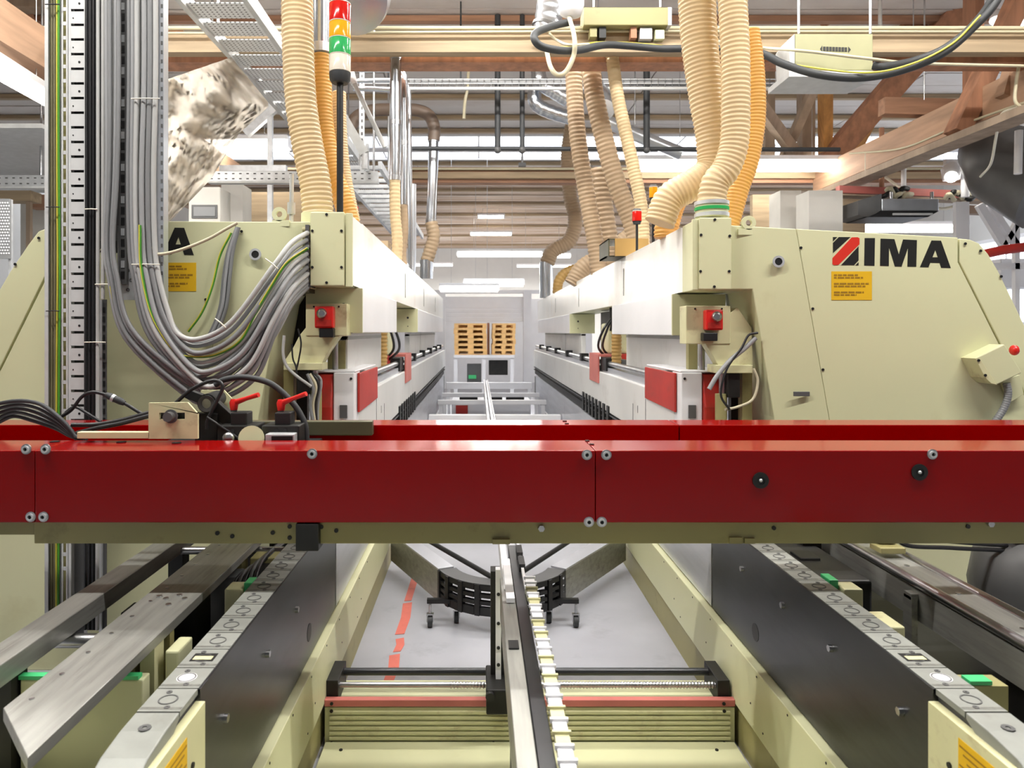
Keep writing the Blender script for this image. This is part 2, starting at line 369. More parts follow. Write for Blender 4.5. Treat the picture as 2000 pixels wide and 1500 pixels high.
lamp('fluorescent_lamp', 'slim bright strip on the boarded ceiling above the widest far lamp', P(918, 457, 25), P(1000, 457, 25), 60, FL, 'tubel', r=.06)  # slim bright ceiling strip, modelled as a lamp
lamp('fluorescent_lamp', 'faintest slim bright strip high on the boarded ceiling', P(932, 424, 22), P(986, 424, 22), 30, FL, 'tubel', r=.04)  # another slim ceiling strip, modelled as a lamp
lamp('fluorescent_lamp', 'bright fluorescent lamp hung low over the outfeed', P(905, 552, 18), P(1024, 552, 18), 900, FL, 'tubel', r=.1)
lamp('fluorescent_lamp', 'bright fluorescent lamp hung low nearer the pressure beams', P(858, 563, 15.5), P(975, 563, 15.5), 800, FL, 'tubel', r=.08)
lamp('fluorescent_lamp', 'added fill lamp high over the hall end, beyond the partition', (-4, 28, 4.3), (-1, 28, 4.3), 500, FL, 'tubel')  # lamp added to brighten the dark hall end
lamp('fluorescent_lamp', 'added fill lamp high over the hall end, right of the aisle', (1.5, 28.5, 4.3), (4.5, 28.5, 4.3), 500, FL, 'tubel')  # second lamp added to brighten the hall end
lamp('fluorescent_lamp', 'bright window strip beyond the unit heater, partly hidden by the right machine', P(1655, 445, 12), P(1890, 445, 12), 120, FL, 'tubel', r=.08)  # a lamp standing in for the bright windows there
# unseen lamps added above the frame to fill the near bay with light
for k, (x, y) in enumerate([(-2.2, 1.75), (2.7, 1.75), (-3.0, 4.4), (.25, 4.7), (3.6, 4.4), (.25, 6.75)]):
    lamp('fluorescent_lamp', ('added unseen lamp over the front left corner of the machine pair', 'added unseen lamp over the front right corner of the machine pair', 'added unseen lamp straight above the hanging cable drop', 'added unseen lamp straight above the red crossbeams and aisle', 'added unseen lamp straight above the machine with full lettering', 'added unseen lamp above the aisle behind the first tie beam')[k], (x-1.5, y, 5.15), (x+1.5, y, 5.15), (138, 138, 74, 90, 74, 130)[k], 'added near bay fill lamps')
# small bright reflector lamps at the upper right
for k, (x, y) in enumerate([(1945, 40), (1990, 45)]):
    t = T('reflector_lamp', ('small round glowing lamp by the black cable, nearer the timbers', 'small round glowing lamp by the black cable, farther from the timbers')[k], 'lamp', P(x, y, 7.5), 'small round lamps')
    MB().tube([P(x, y, 7.5), P(x, y-14, 7.55), P(x, y-20, 7.55)], [.06, .05, .02], 14).build('shade', 'whitec', t)
    MB().ball(P(x, y+2, 7.5), .045).build('bulb', 'tube', t)
    MB().cyl(P(x, y-18, 7.55), (P(x, 0, 7.55).x, 7.55, CEIL-.01), .006, 6).build('hanger', 'steel', t)
# ================================================================== RED CROSSBEAMS
Yf, Yb = 2.30, 2.517
zt, zb = PZ(880, Yf), PZ(1021, Yf)
fb = T('red_crossbeam', 'big red box crossbeam in front, with beige rail under it and round bolts', 'crossbeam', (0, 2.4, zb))
for nm, a, b in [('cover_panel', -2.9, PX(67.5, Yf)), ('cover_panel', PX(68.5, Yf), PX(1162.4, Yf)), ('cover_panel', PX(1163.6, Yf), 2.6)]:
    MB().box(a, b, Yf, Yb, zb, zt).build(nm, 'red', fb, .003)
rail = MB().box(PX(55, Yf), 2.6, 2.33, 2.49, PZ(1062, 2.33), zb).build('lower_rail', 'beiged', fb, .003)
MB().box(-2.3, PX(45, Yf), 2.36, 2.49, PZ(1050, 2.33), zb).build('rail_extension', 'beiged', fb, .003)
for x, y in [(52, 877), (90, 877), (610, 886), (1146, 888), (1184, 888), (1820, 887), (61, 1009), (86, 1009), (1150, 1019), (1175, 1019)]:
    p = P(x, y, Yf); inst('bolt', BOLT, p, fb)
for x, y, r in [(1485, 938, .026), (1795, 922, .026)]:
    p = P(x, y, Yf)
    b = MB(); b.ring(p, (0, -1, 0), .014, r, .005, 24); b.cm = 1; b.cyl(p, p+Vector((0, -.002, 0)), .016, 16); b.cm = 2; b.ball(p+Vector((0, -.004, 0)), .006, 10)
    b.build('rubber_plug', ['black', 'black', 'zinc'], fb)
for x, y in [(425, 1041), (454, 1047), (533, 1040), (566, 1028), (566, 1050), (628, 1029), (657, 1036), (1511, 1031), (1890, 1028)]:
    inst('rail_screw', SCREW, P(x, y, 2.33), fb)
for x, y in [(1057, 1031), (1932, 1022)]: inst('rail_bolt', SBOLT, P(x, y, 2.33), fb)
MB().pbox(577, 622, 1023, 1077, 2.30, .12).build('black_block', 'black', fb, .004)
MB().pbox(1425, 1450, 1050, 1062, 2.32, .02).build('rail_tab', 'beiged', fb); MB().pbox(1455, 1475, 1052, 1062, 2.32, .02).build('rail_tab', 'beiged', fb)
MB().pbox(962, 996, 1054, 1063, 2.315, .03).build('rail_tab', 'beiged', fb)
for x, yy in [(1147, 2.50), (1156, 2.42), (107, 2.48), (237, 2.47), (345, 2.45)]:
    p = Vector((PX(x, yy), yy, zt)); MB().cyl(p, p+Vector((0, 0, .003)), .008 if x > 600 else .016, 10).build('top_screw', 'black', fb)
rb = T('red_crossbeam', 'slimmer red crossbeam lying right behind the big one', 'crossbeam', (0, 3, zt-.2))
MB().box(-2.9, PX(1326, 2.93), 2.93, 3.1, zt-.2, zt).build('cover_panel', 'red', rb, .003)
MB().box(PX(1328, 2.93), 2.6, 2.93, 3.1, zt-.2, zt).build('cover_panel', 'red', rb, .003)
for x, yy in [(1103, 3.05), (1107, 2.97)]:
    p = Vector((PX(x, yy), yy, zt)); MB().cyl(p, p+Vector((0, 0, .003)), .009, 10).build('top_screw', 'black', rb)
# dark clamp rail bolted to the face of the rear beam
tag(MB().pbox(330, 727, 823, 851, 2.88, .045).build('clamp_rail', 'olive', None, .004), 'dark olive steel rail on the front of the rear crossbeam', 'steel rail')
# carriage plate between the beams that carries the clamps and the sensor
tag(MB().box(PX(300, 2.7), PX(610, 2.7), 2.525, 2.875, zt-.07, zt-.045).build('carriage_plate', 'dsteel', None, .003), 'dark steel plate between the red crossbeams, under the clamps', 'plate')
# ---- cream slotted bracket
br = T('slotted_bracket', 'cream steel angle bracket with a slot and bolt on the front crossbeam', 'bracket', P(335, 856, 2.5))
Yk = 2.47
sl = [(290, 787), (366, 786), (386, 808), (386, 857)]
b = MB()   # plate around a real slot
b.pix([(290, 787), (366, 786), (386, 808), (386, 806), (310, 806), (290, 806)], Yk, .012)
b.pix([(290, 806), (311, 806), (311, 819), (290, 819)], Yk, .012); b.pix([(361, 806), (386, 806), (386, 819), (361, 819)], Yk, .012)
b.pix([(290, 819), (386, 819), (386, 857), (290, 857)], Yk, .012); b.build('plate', 'beige2', br)
MB().pbox(150, 292, 844, 857, Yk, .03).build('foot', 'beige2', br, .002)
MB().pbox(308, 364, 804, 821, Yk+.02, .01).build('slot_back', 'black', br)
q = P(334, 813, Yk); bb = MB(); bb.cyl(q+Vector((0, .02, 0)), q+Vector((0, -.03, 0)), .017, 8); bb.ring(q, (0, -1, 0), .012, .024, .004); bb.build('bolt', 'dgrey', br)
# ---- clamps with red levers
def clamp(lbl, bx0, bx1, pv, tip, Y):
    t = T('clamp', lbl, 'clamp', P((bx0+bx1)/2, 857, Y), 'red lever clamps')
    MB().box(PX(bx0, Y), PX(bx1, Y), Y, Y+.07, zt-.045, PZ(806, Y)).build('block', 'black', t, .004)
    MB().box(PX(bx0-22, Y), PX(bx1+20, Y), Y-.02, Y+.1, zt-.045, PZ(830, Y)).build('base', 'blackm', t, .004)
    for dx in (-.016, .016): p = Vector((PX((bx0+bx1)/2, Y)+dx, Y-.02, PZ(840, Y))); inst('screw', SCREW, p, t)
    a = P(*pv, Y+.035); MB().cyl(Vector((a.x, a.y, PZ(806, Y))), a, .012, 12).build('stud', 'dgrey', t)
    lv = MB(); tp = P(*tip, Y+.0); lv.tube([a+Vector((0, 0, -.022)), a+Vector((0, 0, .005)), a+Vector((0, 0, .018))], [.013, .017, .012], 12)
    lv.tube([a+Vector((0, 0, .004)), a*.5+tp*.5+Vector((0, 0, .003)), tp], [.012, .008, .009], 10); lv.build('lever', 'redpl', t)
clamp('red lever clamp on a black block beside the round sensor', 450, 482, (457, 789), (505, 771), 2.62)
clamp('red lever clamp on a black block with a loose grey plug below', 536, 567, (549, 790), (598, 769), 2.62)
# ---- black sensor body
t = T('sensor_unit', 'black round-faced sensor unit behind the cream slotted bracket', 'sensor', P(405, 857, 2.68))
MB().box(PX(388, 2.7), PX(432, 2.7), 2.66, 2.78, zt-.045, PZ(805, 2.7)).build('base', 'blackm', t, .004)
c = P(404, 788, 2.66); b = MB(); b.tube([c+Vector((0, .12, .01)), c+Vector((0, .02, 0)), c], [.03, .036, .036], 20); b.build('body', 'black', t)
b = MB(); b.ring(c, (0, -1, 0), .018, .031, .008, 22); b.cm = 1; b.cyl(c, c+Vector((0, -.003, 0)), .018, 16); b.build('lens', ['dgrey', 'steel'], t)
MB().bar(P(366, 768, 2.7), P(398, 780, 2.7), .03, .035).build('bracket_arm', 'black', t, .003)
MB().bar(P(418, 792, 2.69), P(470, 840, 2.69), .035, .05).build('slide', 'blackm', t, .003)
MB().pix([(392, 762), (437, 762), (452, 778), (452, 800), (392, 800)], 2.79, .01).build('back_plate', 'beige2', t)
# ---- small fittings on the beam top
tag(MB().tube([P(491, 856, 2.60), P(491, 856, 2.56)], .045, 24).build('guide_disc', 'beige', None, .003), 'pale cream disc lying between the two red lever clamps', 'disc')
tag(MB().ball(P(446, 856, 2.57), .022, 14, (1, .6, 1)).build('end_knob', 'steel'), 'small shiny knob at the foot of the first clamp', 'knob')
t = T('plug', 'grey plug connector in front of the second clamp', 'plug', P(548, 860, 2.56))
MB().pbox(518, 574, 848, 866, 2.55, .05).build('shell', 'zinc', t, .003); MB().pbox(530, 571, 852, 866, 2.545, .01).build('socket', 'black', t)
# ---- black cables over the beams
LC = 'black sensor leads on the red beams'
for k in range(5):
    o = k*5
    cable('sensor_lead', pspl([(-70, 806+o*2.2, 2.72), (-10, 790+o*1.9, 2.66+.02*k), (38-o*.6, 783+o*1.5, 2.62+.02*k), (80-o*.7, 790+o*1.6, 2.58+.015*k), (116-o*.4, 816+o*1.0, 2.55+.012*k), (140, 842+o*.5, 2.545), (150+o, 858, 2.54)], 2.6), .0075, 'cblack' if k % 2 else 'rubber', 'dark lead arching in from the left edge over the red beams', group=LC)
cable('sensor_lead', pspl([(118, 815), (140, 800), (160, 775), (182, 766), (206, 771), (222, 779), (240, 786), (268, 803), (288, 815)], 2.62), .0065, 'cblack', 'black lead with inline plug arching over the rear red beam', group=None)
t = T('inline_plug', 'black and grey inline plug on the arching lead', 'plug', P(225, 780, 2.62))
MB().tube([P(207, 770.5, 2.62), P(214, 774, 2.62), P(236, 784, 2.62), P(243, 788, 2.62)], [.009, .013, .013, .009], 12).build('body', 'rubber', t); MB().tube([P(219, 776.5, 2.62), P(224, 779, 2.62)], .0145, 12).build('collar', 'zinc', t)
cable('sensor_lead', pspl([(128, 806), (146, 795), (168, 806), (197, 824)], 2.75), .006, 'cblack', 'short black lead resting on the rear red beam')
cable('sensor_lead', pspl([(140, 830), (190, 829), (240, 820), (292, 806), (318, 800)], 2.56), .008, 'cblack', 'upper black lead running to the cream bracket')
cable('sensor_lead', pspl([(150, 846), (190, 836), (240, 826), (292, 812), (318, 806)], 2.55), .008, 'cblack', 'lower black lead running to the cream bracket')
cable('sensor_lead', pspl([(340, 790), (372, 762), (405, 746), (425, 744), (435, 756), (425, 780), (406, 820), (404, 838)], 2.64), .007, 'cblack', 'thin black lead looping over the round sensor')
cable('sensor_lead', pspl([(404, 815), (430, 832), (460, 852), (470, 862)], 2.6), .005, 'cblack', 'thin straight black lead slanting down to the first clamp')
cable('power_lead', pspl([(420, 752), (440, 741), (480, 737), (530, 750), (570, 785), (590, 815), (597, 835), (599, 862)], 2.7), .0115, 'rubber', 'thick black lead arching over both red lever clamps')
# ================================================================== CHAIN RAILS (both sides of the aisle)
ZR = 0.855                       # top of the chain pads
WL, WR = -.66, 1.077             # inner faces of the two machine sides
PIT = .105
PADM = MB().box(-.048, .048, -.0505, .0505, -.014, 0).mesh('pad', 'padst')
def _insert():
    b = MB(); b.ring((0, 0, 0), (0, 0, 1), .019, .022, .0015, 22); b.cm = 1
    for t in range(3): b.box(-.047, .047, -.042+t*.004, -.0405+t*.004, 0, .0006)
    return b.mesh('pad_insert', ['dgrey', 'steelb'])
PINS = _insert()
PSC = MB().ring((0, 0, 0), (0, 0, 1), .0025, .0068, .0015, 10).mesh('pad_screw', 'dgrey')
PHOLE = MB().cyl((0, 0, .0002), (0, 0, .001), .024, 22).mesh('pad_hole', 'whitec')
def chain_rail(side, lbl):
    s = 1 if side == 'R' else -1; W = WR if s > 0 else WL
    t = T('chain_rail', lbl, 'conveyor rail', (W+s*.05, 2.2, 0), 'chain conveyor rails')
    xc = W+s*.053
    xa, xb = sorted((W, W+s*.1))
    # inner wall plate, near bay, its shade put into the dark steel colour
    a, b = sorted((W, W+s*.012))
    MB().box(a, b, 1.70, 3.3, .43, ZR-.002).build('side_plate', 'dsteel', t, .001)
    a2, b2 = sorted((W+s*.014, W+s*.11)); MB().box(a2, b2, 1.52, 14, .10, ZR-.016).build('rail_body', 'dgrey', t)
    a, b = sorted((W-s*.004, W+s*.013)); MB().box(a, b, 1.2, 1.695, .1, .62).build('lower_plate', 'olive', t)
    a, b = sorted((W-s*.012, W+s*.012)); MB().box(a, b, 1.40, 1.70, .56, ZR-.03).build('end_plate', 'beige2', t, .002)
    for zz, yy in ((.72, 1.62), (.62, 1.62), (.62, 1.46)): inst('end_screw', SCREW, (W-s*.012, yy, zz), t, (0, 0, -math.pi/2 if s > 0 else math.pi/2))
    x0 = W-s*.0135; a, b = sorted((x0, x0+s*.002))
    wlb = MB().box(a, b, 1.47, 1.59, .695, .80).build('warning_label', 'yellow', t)
    for q in range(6):
        z = .785-q*.014; a, b = sorted((x0-s*.001, x0+s*.001)); MB().box(a, b, 1.475, 1.585-(q % 3)*.012, z-.002, z+.002).build('label_print', 'yprint', wlb)
    # beige flange strip along the foot, with its row of screws
    a, b = sorted((W-s*.03, W+s*.01)); MB().box(a, b, 1.0, 9.0, .18, .42).build('foot_strip', 'beige', t, .003)
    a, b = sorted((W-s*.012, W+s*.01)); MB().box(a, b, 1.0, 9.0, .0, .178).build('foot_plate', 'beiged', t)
    for q in range(11):
        y = 1.35+q*.27
        for z in ((.40, .27, .22) if q % 2 else (.40,)):
            inst('strip_screw', SCREW, (W-s*.03, y+(z < .3)*.06*(1 if z > .25 else -1), z), t, (0, 0, -math.pi/2 if s > 0 else math.pi/2), (.55, .4, .55))
    zb_ = .735 if s > 0 else .70
    for y in ((2.92, 2.53, 2.185, 1.823) if s > 0 else (2.58, 2.226, 1.855)):
        inst('hex_bolt', SBOLT, (W, y, zb_), t, (0, 0, -math.pi/2 if s > 0 else math.pi/2))
    hb = MB(); hb.cyl((W+s*.001, 2.79, .53), (W-s*.001, 2.79, .53), .034, 22); hb.build('round_opening', 'black', t)
    # pads
    n = 20; y0 = 1.646
    for k in range(n):
        y = y0+k*PIT
        p = inst('pad', PADM, (xc, y, ZR), t); ROOT[p.name] = (0, 0, 0)
        def sub(nm, me, dx, dy, dz=0.):
            o = bpy.data.objects.new(nm, me); col.objects.link(o); o.location = (dx, dy, dz); o.parent = p
        if k == 1: sub('pad_hole', PHOLE, 0, 0)
        elif k == 2:
            o = MB(); o.box(-.03, .03, -.022, .022, .0002, .001); o.cm = 1; o.box(-.024, .024, -.016, .004, .0011, .002); sub('pad_window', o.mesh('pad_window', ['black', 'beige2']), 0, .004)
        if k < 14: sub('pad_insert', PINS, 0, 0)
        if k < 12: sub('pad_screw', PSC, -.012 if s < 0 else .012, .034); sub('pad_screw', PSC, .012 if s < 0 else -.012, -.034)
    # thin edge rail beside the pads
    a, b = sorted((W+s*.0005, W+s*.006)); MB().box(a, b, 1.70, 3.3, ZR-.012, ZR-.003).build('edge_rail', 'steelb', t)
    # nose where the chain turns down
    a, b = sorted((W+s*.004, W+s*.102)); prof = [(1.592, ZR-.014), (1.592, ZR), (1.52, ZR-.002), (1.44, ZR-.012), (1.36, ZR-.045), (1.29, ZR-.11), (1.25, ZR-.2), (1.23, .45), (1.4, .45), (1.45, ZR-.1)]
    MB().ext([(a, y, z) for y, z in prof], (b-a, 0, 0)).build('nose', 'padst', t, .003)
    inst('nose_screw', PSC, (xc, 1.53, ZR-.001), t, (0, 0, 0), (2, 2, 1))
    return t
chain_rail('L', 'chain conveyor rail of grey pads with label, beside the two bare steel bars')
chain_rail('R', 'chain conveyor rail of grey pads with label, beside the double rod rail')
# far inner machine walls, lamp glare put into the pale steel colour
for s, W, nm in ((-1, WL, 'left'), (1, WR, 'right')):
    a, b = sorted((W, W+s*.012)); y1 = 3.32
    t = T('lower_machine', 'glare-paled steel lower side of the machine with the %s' % ('hanging cable loop' if s < 0 else 'control box on its end'), 'machine side', (W, 6, 0), 'lower machine sides')
    for k, (ya, yb) in enumerate([(3.32, 6.0), (6.01, 9.0), (9.01, 13.5)]): MB().box(a, b, ya, yb, .43 if k < 2 else .1, ZR+.03).build('side_plate', 'wall_steel', t)
    a, b = sorted((W-s*.02, W+s*.01)); MB().box(a, b, 9.0, 13.5, .16, .42).build('foot_strip', 'whitec', t)

# ================================================================== CENTRE SUPPORT RAIL
t = T('centre_rail', 'narrow steel support rail with white chain links down the aisle', 'conveyor rail', (.12, 3, 0))
MB().box(.075, .118, 1.2, 2.52, .70, .835).build('rail_bar', 'steelb', t, .002); MB().box(.121, .158, 1.2, 2.95, .72, .822).build('rail_bar', 'dsteel', t, .002)
MB().box(.085, .108, 2.4, 13, .76, .838).build('rail_bar', 'whitec', t); MB().box(.125, .15, 2.95, 13, .75, .82).build('rail_bar', 'wall_steel', t)
MB().box(.155, .165, 2.4, 13, .80, .838).build('guide_strip', 'whitec', t)
MB().box(.088, .115, 2.28, 2.68, .838, .852).build('white_strip', 'whitec', t)
MB().box(.082, .11, 1.95, 2.0, .836, .84).build('wear_mark', 'dsteel', t)
LK = MB(); LK.box(-.0155, .0155, -.018, .018, -.02, 0); LK.box(-.02, .02, .014, .0225, -.004, .006)
LKM = LK.mesh('chain_link', 'beige2'); LKW = LK.mesh('chain_link', 'whitec')
for k in range(24): inst('chain_link', LKM if k % 5 in (1, 4) else LKW, (.176, 1.30+k*.0505, .848-(0.008 if k in (15, 16) else 0)), t)
MB().box(.07, .092, 2.95, 2.99, .25, .72).build('post', 'whitec', t); MB().box(.05, .14, 2.99, 3.06, .20, .70).build('post', 'blackm', t)
for z in (.62, .5, .4, .33): inst('screw', SCREW, (.081, 2.95, z), t)
MB().box(.03, .15, 2.86, 3.08, .17, .27).build('carriage', 'blackm', t, .006)
MB().cyl((.045, 2.86, .25), (.045, 2.84, .25), .018, 10).build('carriage_knob', 'black', t)
MB().box(.078, .155, 1.75, 1.79, .60, .70).build('rail_bracket', 'blackm', t)
for y in (2.62, 2.76): MB().box(.148, .17, y, y+.1, .70, .85).build('joint_block', 'black', t)
for y in (8.0, 12.5): MB().box(.1, .14, y, y+.05, 0, .76).build('post', 'whitec', t)
# ================================================================== CROSS DRIVE AT THE FOOT
t = T('cross_drive', 'low beige ribbed cross housing with red strip and threaded spindle on the floor', 'machine base', (.2, 3, 0))
MB().box(WL+.03, WR-.03, 2.93, 3.16, 0, .165).build('housing', 'beige', t, .003)
for k in range(6): MB().box(WL+.05, WR-.05, 2.922, 2.932, .035+k*.021, .047+k*.021).build('rib', 'beige2', t, .001)
MB().box(WL+.03, WR-.03, 2.925, 2.955, .170, .197).build('red_strip', 'pinkp', t, .002)
for x in (-.60, .06, 1.0): inst('strip_screw', SCREW, (x, 2.925, .183), t); inst('rib_screw', SCREW, (x, 2.921, .155), t); inst('rib_screw', SCREW, (x, 2.921, .025), t)
MB().cyl((WL+.035, 3.0, .222), (-.12, 3.0, .222), .012, 14).build('plain_shaft', 'steel', t)
sp = MB(); pts = []; rs = []
x = -.12
while x < WR-.04:
    pts.append((x, 3.0, .222)); rs.append(.0115); pts.append((x+.0045, 3.0, .222)); rs.append(.0155); pts.append((x+.009, 3.0, .222)); rs.append(.0115); x += .0135
sp.tube(pts, rs, 12); sp.build('spindle', 'steel', t)
MB().cyl((WL+.035, 3.09, .235), (WR-.035, 3.09, .235), .016, 14).build('guide_shaft', 'dsteel', t)
for x in (WL+.05, WR-.07): MB().box(x-.02, x+.03, 2.96, 3.14, .165, .26).build('shaft_bearing', 'blackm', t, .003)
t = T('floor_cover', 'smooth beige cover plate on the floor between the rail noses', 'cover', (.2, 2, 0))
MB().box(WL+.035, WR-.035, .6, 2.92, 0, .03).build('plate', 'beige', t, .003)
for x in (-.55, .2, .95): inst('screw', SCREW, (x, 2.86, .03), t, (-math.pi/2, 0, 0))
# ================================================================== U-SHAPED DRAG CHAIN ON CASTERS
t = T('drag_chain', 'curved black drag chain on casters standing on the concrete between the machines', 'drag chain', (.14, 4.2, 0))
cxx, cyy, rr = .14, 4.40, .40
for k in range(9):
    a0 = math.radians(-72+k*16); a1 = a0+math.radians(15)
    def pt(a, r): return Vector((cxx+math.sin(a)*r, cyy-math.cos(a)*r, 0))
    for zz, h in ((.105, .045), (.165, .02), (.205, .02), (.25, .03)):
        q = [pt(a0, rr), pt(a1, rr), pt(a1, rr-.03), pt(a0, rr-.03)]
        if zz == .105:
            lk = MB()
        lk.ext([p+Vector((0, 0, zz)) for p in q], (0, 0, h))
    q = [pt(a0, rr+.006), pt(a0+(a1-a0)*.28, rr+.006), pt(a0+(a1-a0)*.28, rr-.03), pt(a0, rr-.03)]
    lk.ext([p+Vector((0, 0, .105)) for p in q], (0, 0, .175)); lk.build('link', 'black', t)
    rd = MB(); am = a0+(a1-a0)*.64
    for zz in (.158, .197, .238): rd.tube([pt(a0+.05, rr-.05)+Vector((0, 0, zz)), pt(am, rr-.05)+Vector((0, 0, zz)), pt(a1, rr-.05)+Vector((0, 0, zz))], .011, 8)
    rd.build('inner_line', 'dgrey' if k % 2 else 'olive', t)
q = [pt(math.radians(-72+i*9), rr-.005) for i in range(17)]+[pt(math.radians(72-i*9), rr-.11) for i in range(17)]
MB().ext([p+Vector((0, 0, .276)) for p in q], (0, 0, .006)).build('top_band', 'dgrey', t)
for s in (-1, 1):
    e = Vector((cxx+s*rr*math.sin(math.radians(72)), cyy-rr*math.cos(math.radians(72)), 0)); fr = Vector((WL+.04 if s < 0 else WR-.04, 5.05, 0))
    d = (fr-e).normalized(); nrm = Vector((-d.y, d.x, 0))*(1 if s > 0 else -1)
    MB().ext([e+Vector((0, 0, .09)), fr+Vector((0, 0, .09)), fr+Vector((0, 0, .275)), e+Vector((0, 0, .275))], nrm*.012).build('side_channel', 'steelb', t)
    MB().ext([e+Vector((0, 0, .276)), fr+Vector((0, 0, .276)), fr+nrm*.10+Vector((0, 0, .276)), e+nrm*.10+Vector((0, 0, .276))], (0, 0, .01)).build('channel_lip', 'wall_steel', t)
    MB().tube([(cxx+s*.02, 4.06, .285), (cxx+s*.62, 5.1, .285)], .016, 8).build('tie_rod', 'black', t)
    MB().box(*sorted((cxx+s*.26, cxx+s*.44)), 4.15, 4.18, .125, .15).build('caster_arm', 'black', t)
    for xx, yy in ((s*.42, 4.13), (s*.27, 4.19)):
        c = Vector((cxx+xx, yy, .032)); f = MB(); f.box(c.x-.02, c.x-.016, yy-.014, yy+.014, .03, .075); f.box(c.x+.016, c.x+.02, yy-.014, yy+.014, .03, .075); f.box(c.x-.02, c.x+.02, yy-.014, yy+.014, .072, .078)
        f.cyl((c.x, yy, .078), (c.x, yy, .13), .008, 8); fo = f.build('caster_fork', 'steel', t); MB().tube([c+Vector((-.013, 0, 0)), c+Vector((.013, 0, 0))], .032, 18).build('caster_wheel', 'rubber', fo)
# ================================================================== LEFT OUTBOARD BARS
t = T('support_bar', 'wide bare steel bar with screw row and slanting end, left of the pads', 'steel bar', (-1, 2.4, 0))
z = .85
MB().ext([(-.90, 1.43, z-.03), (-1.075, 1.62, z-.03), (-1.075, 3.5, z-.03), (-.90, 3.5, z-.03)], (0, 0, .03)).build('bar', 'steelb', t, .002)
for k in range(12): MB().cyl((-1.035, 1.66+k*.12, z), (-1.035, 1.66+k*.12, z+.002), .006, 8).build('bar_screw', 'steel', t)
for dx, dy in ((-.02, 0), (-.05, .03), (-.08, 0), (-.05, -.05), (-.11, .02)): MB().cyl((-.915+dx, 2.28+dy, z), (-.915+dx, 2.28+dy, z+.004), .009, 8).build('bar_bolt', 'steel', t)
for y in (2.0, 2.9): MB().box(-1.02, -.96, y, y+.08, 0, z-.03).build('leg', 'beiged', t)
MB().box(-.945, -.905, 2.0, 2.06, .55, z-.03).build('bracket', 'beige2', t); MB().box(-.93, -.905, 2.1, 2.13, .5, z-.03).build('bracket', 'beiged', t)
t = T('support_bar', 'narrow bare steel bar farther from the pads, above the silver cross shaft', 'steel bar', (-1.27, 2.4, 0))
MB().box(-1.31, -1.22, 1.0, 3.5, z-.06, z).build('bar', 'steelb', t, .003)
for y in (1.9, 3.0): MB().box(-1.30, -1.24, y, y+.07, 0, z-.06).build('leg', 'blackm', t)
tag(MB().cyl((-1.40, 2.17, .765), (-.98, 2.17, .765), .021, 16).build('cross_shaft', 'steel'), 'silver round shaft crossing under the two bare steel bars', 'shaft')
tag(MB().cyl((-1.25, 2.95, .80), (-.8, 2.95, .80), .016, 14).build('cross_shaft', 'steel'), 'thinner round shaft crossing deep under the bars by the red beam', 'shaft')
t = T('green_top_box', 'pale beige box with green top edge under the wide steel bar', 'box', (-1.06, 1.98, 0))
MB().box(-1.235, -.905, 1.93, 1.975, .0, .762).build('body', 'beige', t, .004); MB().box(-1.238, -.915, 1.927, 1.95, .764, .774).build('top_edge', 'greenpl', t)
t = T('pillow_block', 'cream bearing block with round dark end between pads and wide bar', 'bearing', (-.86, 2.1, 0))
MB().box(-.885, -.845, 2.02, 2.12, .52, .80).build('block', 'beige', t, .006); MB().cyl((-.846, 2.07, .70), (-.83, 2.07, .70), .03, 16).build('end_cap', 'blackm', t); MB().box(-.88, -.85, 2.04, 2.1, .0, .52).build('foot', 'blackm', t)
t = T('limit_block', 'cream block with green cap beside the grey pads of the left rail', 'block', (-.82, 2.45, 0))
MB().box(-.86, -.80, 2.42, 2.50, .72, .83).build('body', 'beige2', t, .006); MB().box(-.80, -.772, 2.44, 2.5, .78, .845).build('cap', 'greenpl', t, .003); MB().box(-.84, -.80, 2.44, 2.48, .0, .72).build('foot', 'blackm', t)
# dark machine beds put in for the black void under both outboard zones
t = T('machine_bed', 'dark oily machine bed with added shade blocks under the bare steel bars', 'machine bed', (-1.1, 2.6, 0))
MB().box(-1.45, -.80, 2.2, 3.55, .28, .42).build('bed', 'blackm', t); MB().box(-1.4, -.85, 2.3, 3.5, 0, .28).build('plinth', 'blackm', t)
for k, (x, y, h) in enumerate([(-1.2, 2.5, .3), (-.98, 2.75, .34), (-.86, 2.85, .38), (-1.1, 3.1, .36), (-.9, 3.25, .4)]):
    MB().box(x-.05, x+.05, y, y+.1, .42, .42+h).build('mount_block', ('blackm', 'dgrey', 'beiged')[k % 3], t, .004)
for a in ((-.888, -.775, 2.52, 3.5, .78), (-1.215, -1.085, 2.35, 3.5, .70)): MB().box(a[0], a[1], a[2], a[3], .42, a[4]).build('shade_block', 'blackm', t, .01)  # black boxes added to darken the gaps between bars and pads
for k in range(5): MB().tube(spl([(-.87+.02*k, 2.5, .70), (-.88+.02*k, 2.6, .80+.01*k), (-.85, 2.8+.05*k, .80), (-.83, 3.1, .79)], 5), .008, 6).build('hydraulic_line', 'dgrey' if k % 2 else 'cblack', t)
t = T('machine_bed', 'dark oily machine bed with added shade blocks beside the double rod rail', 'machine bed', (1.5, 2.6, 0))
MB().box(1.22, 1.95, 1.9, 3.55, .28, .42).build('bed', 'blackm', t); MB().box(1.25, 1.9, 2.0, 3.5, 0, .28).build('plinth', 'blackm', t)
for k, (x, y, h) in enumerate([(1.3, 2.3, .3), (1.32, 2.85, .38), (1.42, 3.05, .4), (1.36, 2.6, .2)]):
    MB().box(x-.04, x+.04, y, y+.1, .42, .42+h).build('mount_block', 'blackm', t, .004)
MB().box(1.30, 1.47, 2.1, 3.5, .42, .60).build('shade_block', 'blackm', t, .01); MB().box(1.20, 1.44, 2.62, 3.5, .42, .79).build('shade_block', 'blackm', t, .01)  # black boxes added to make the gap beside the rods dark
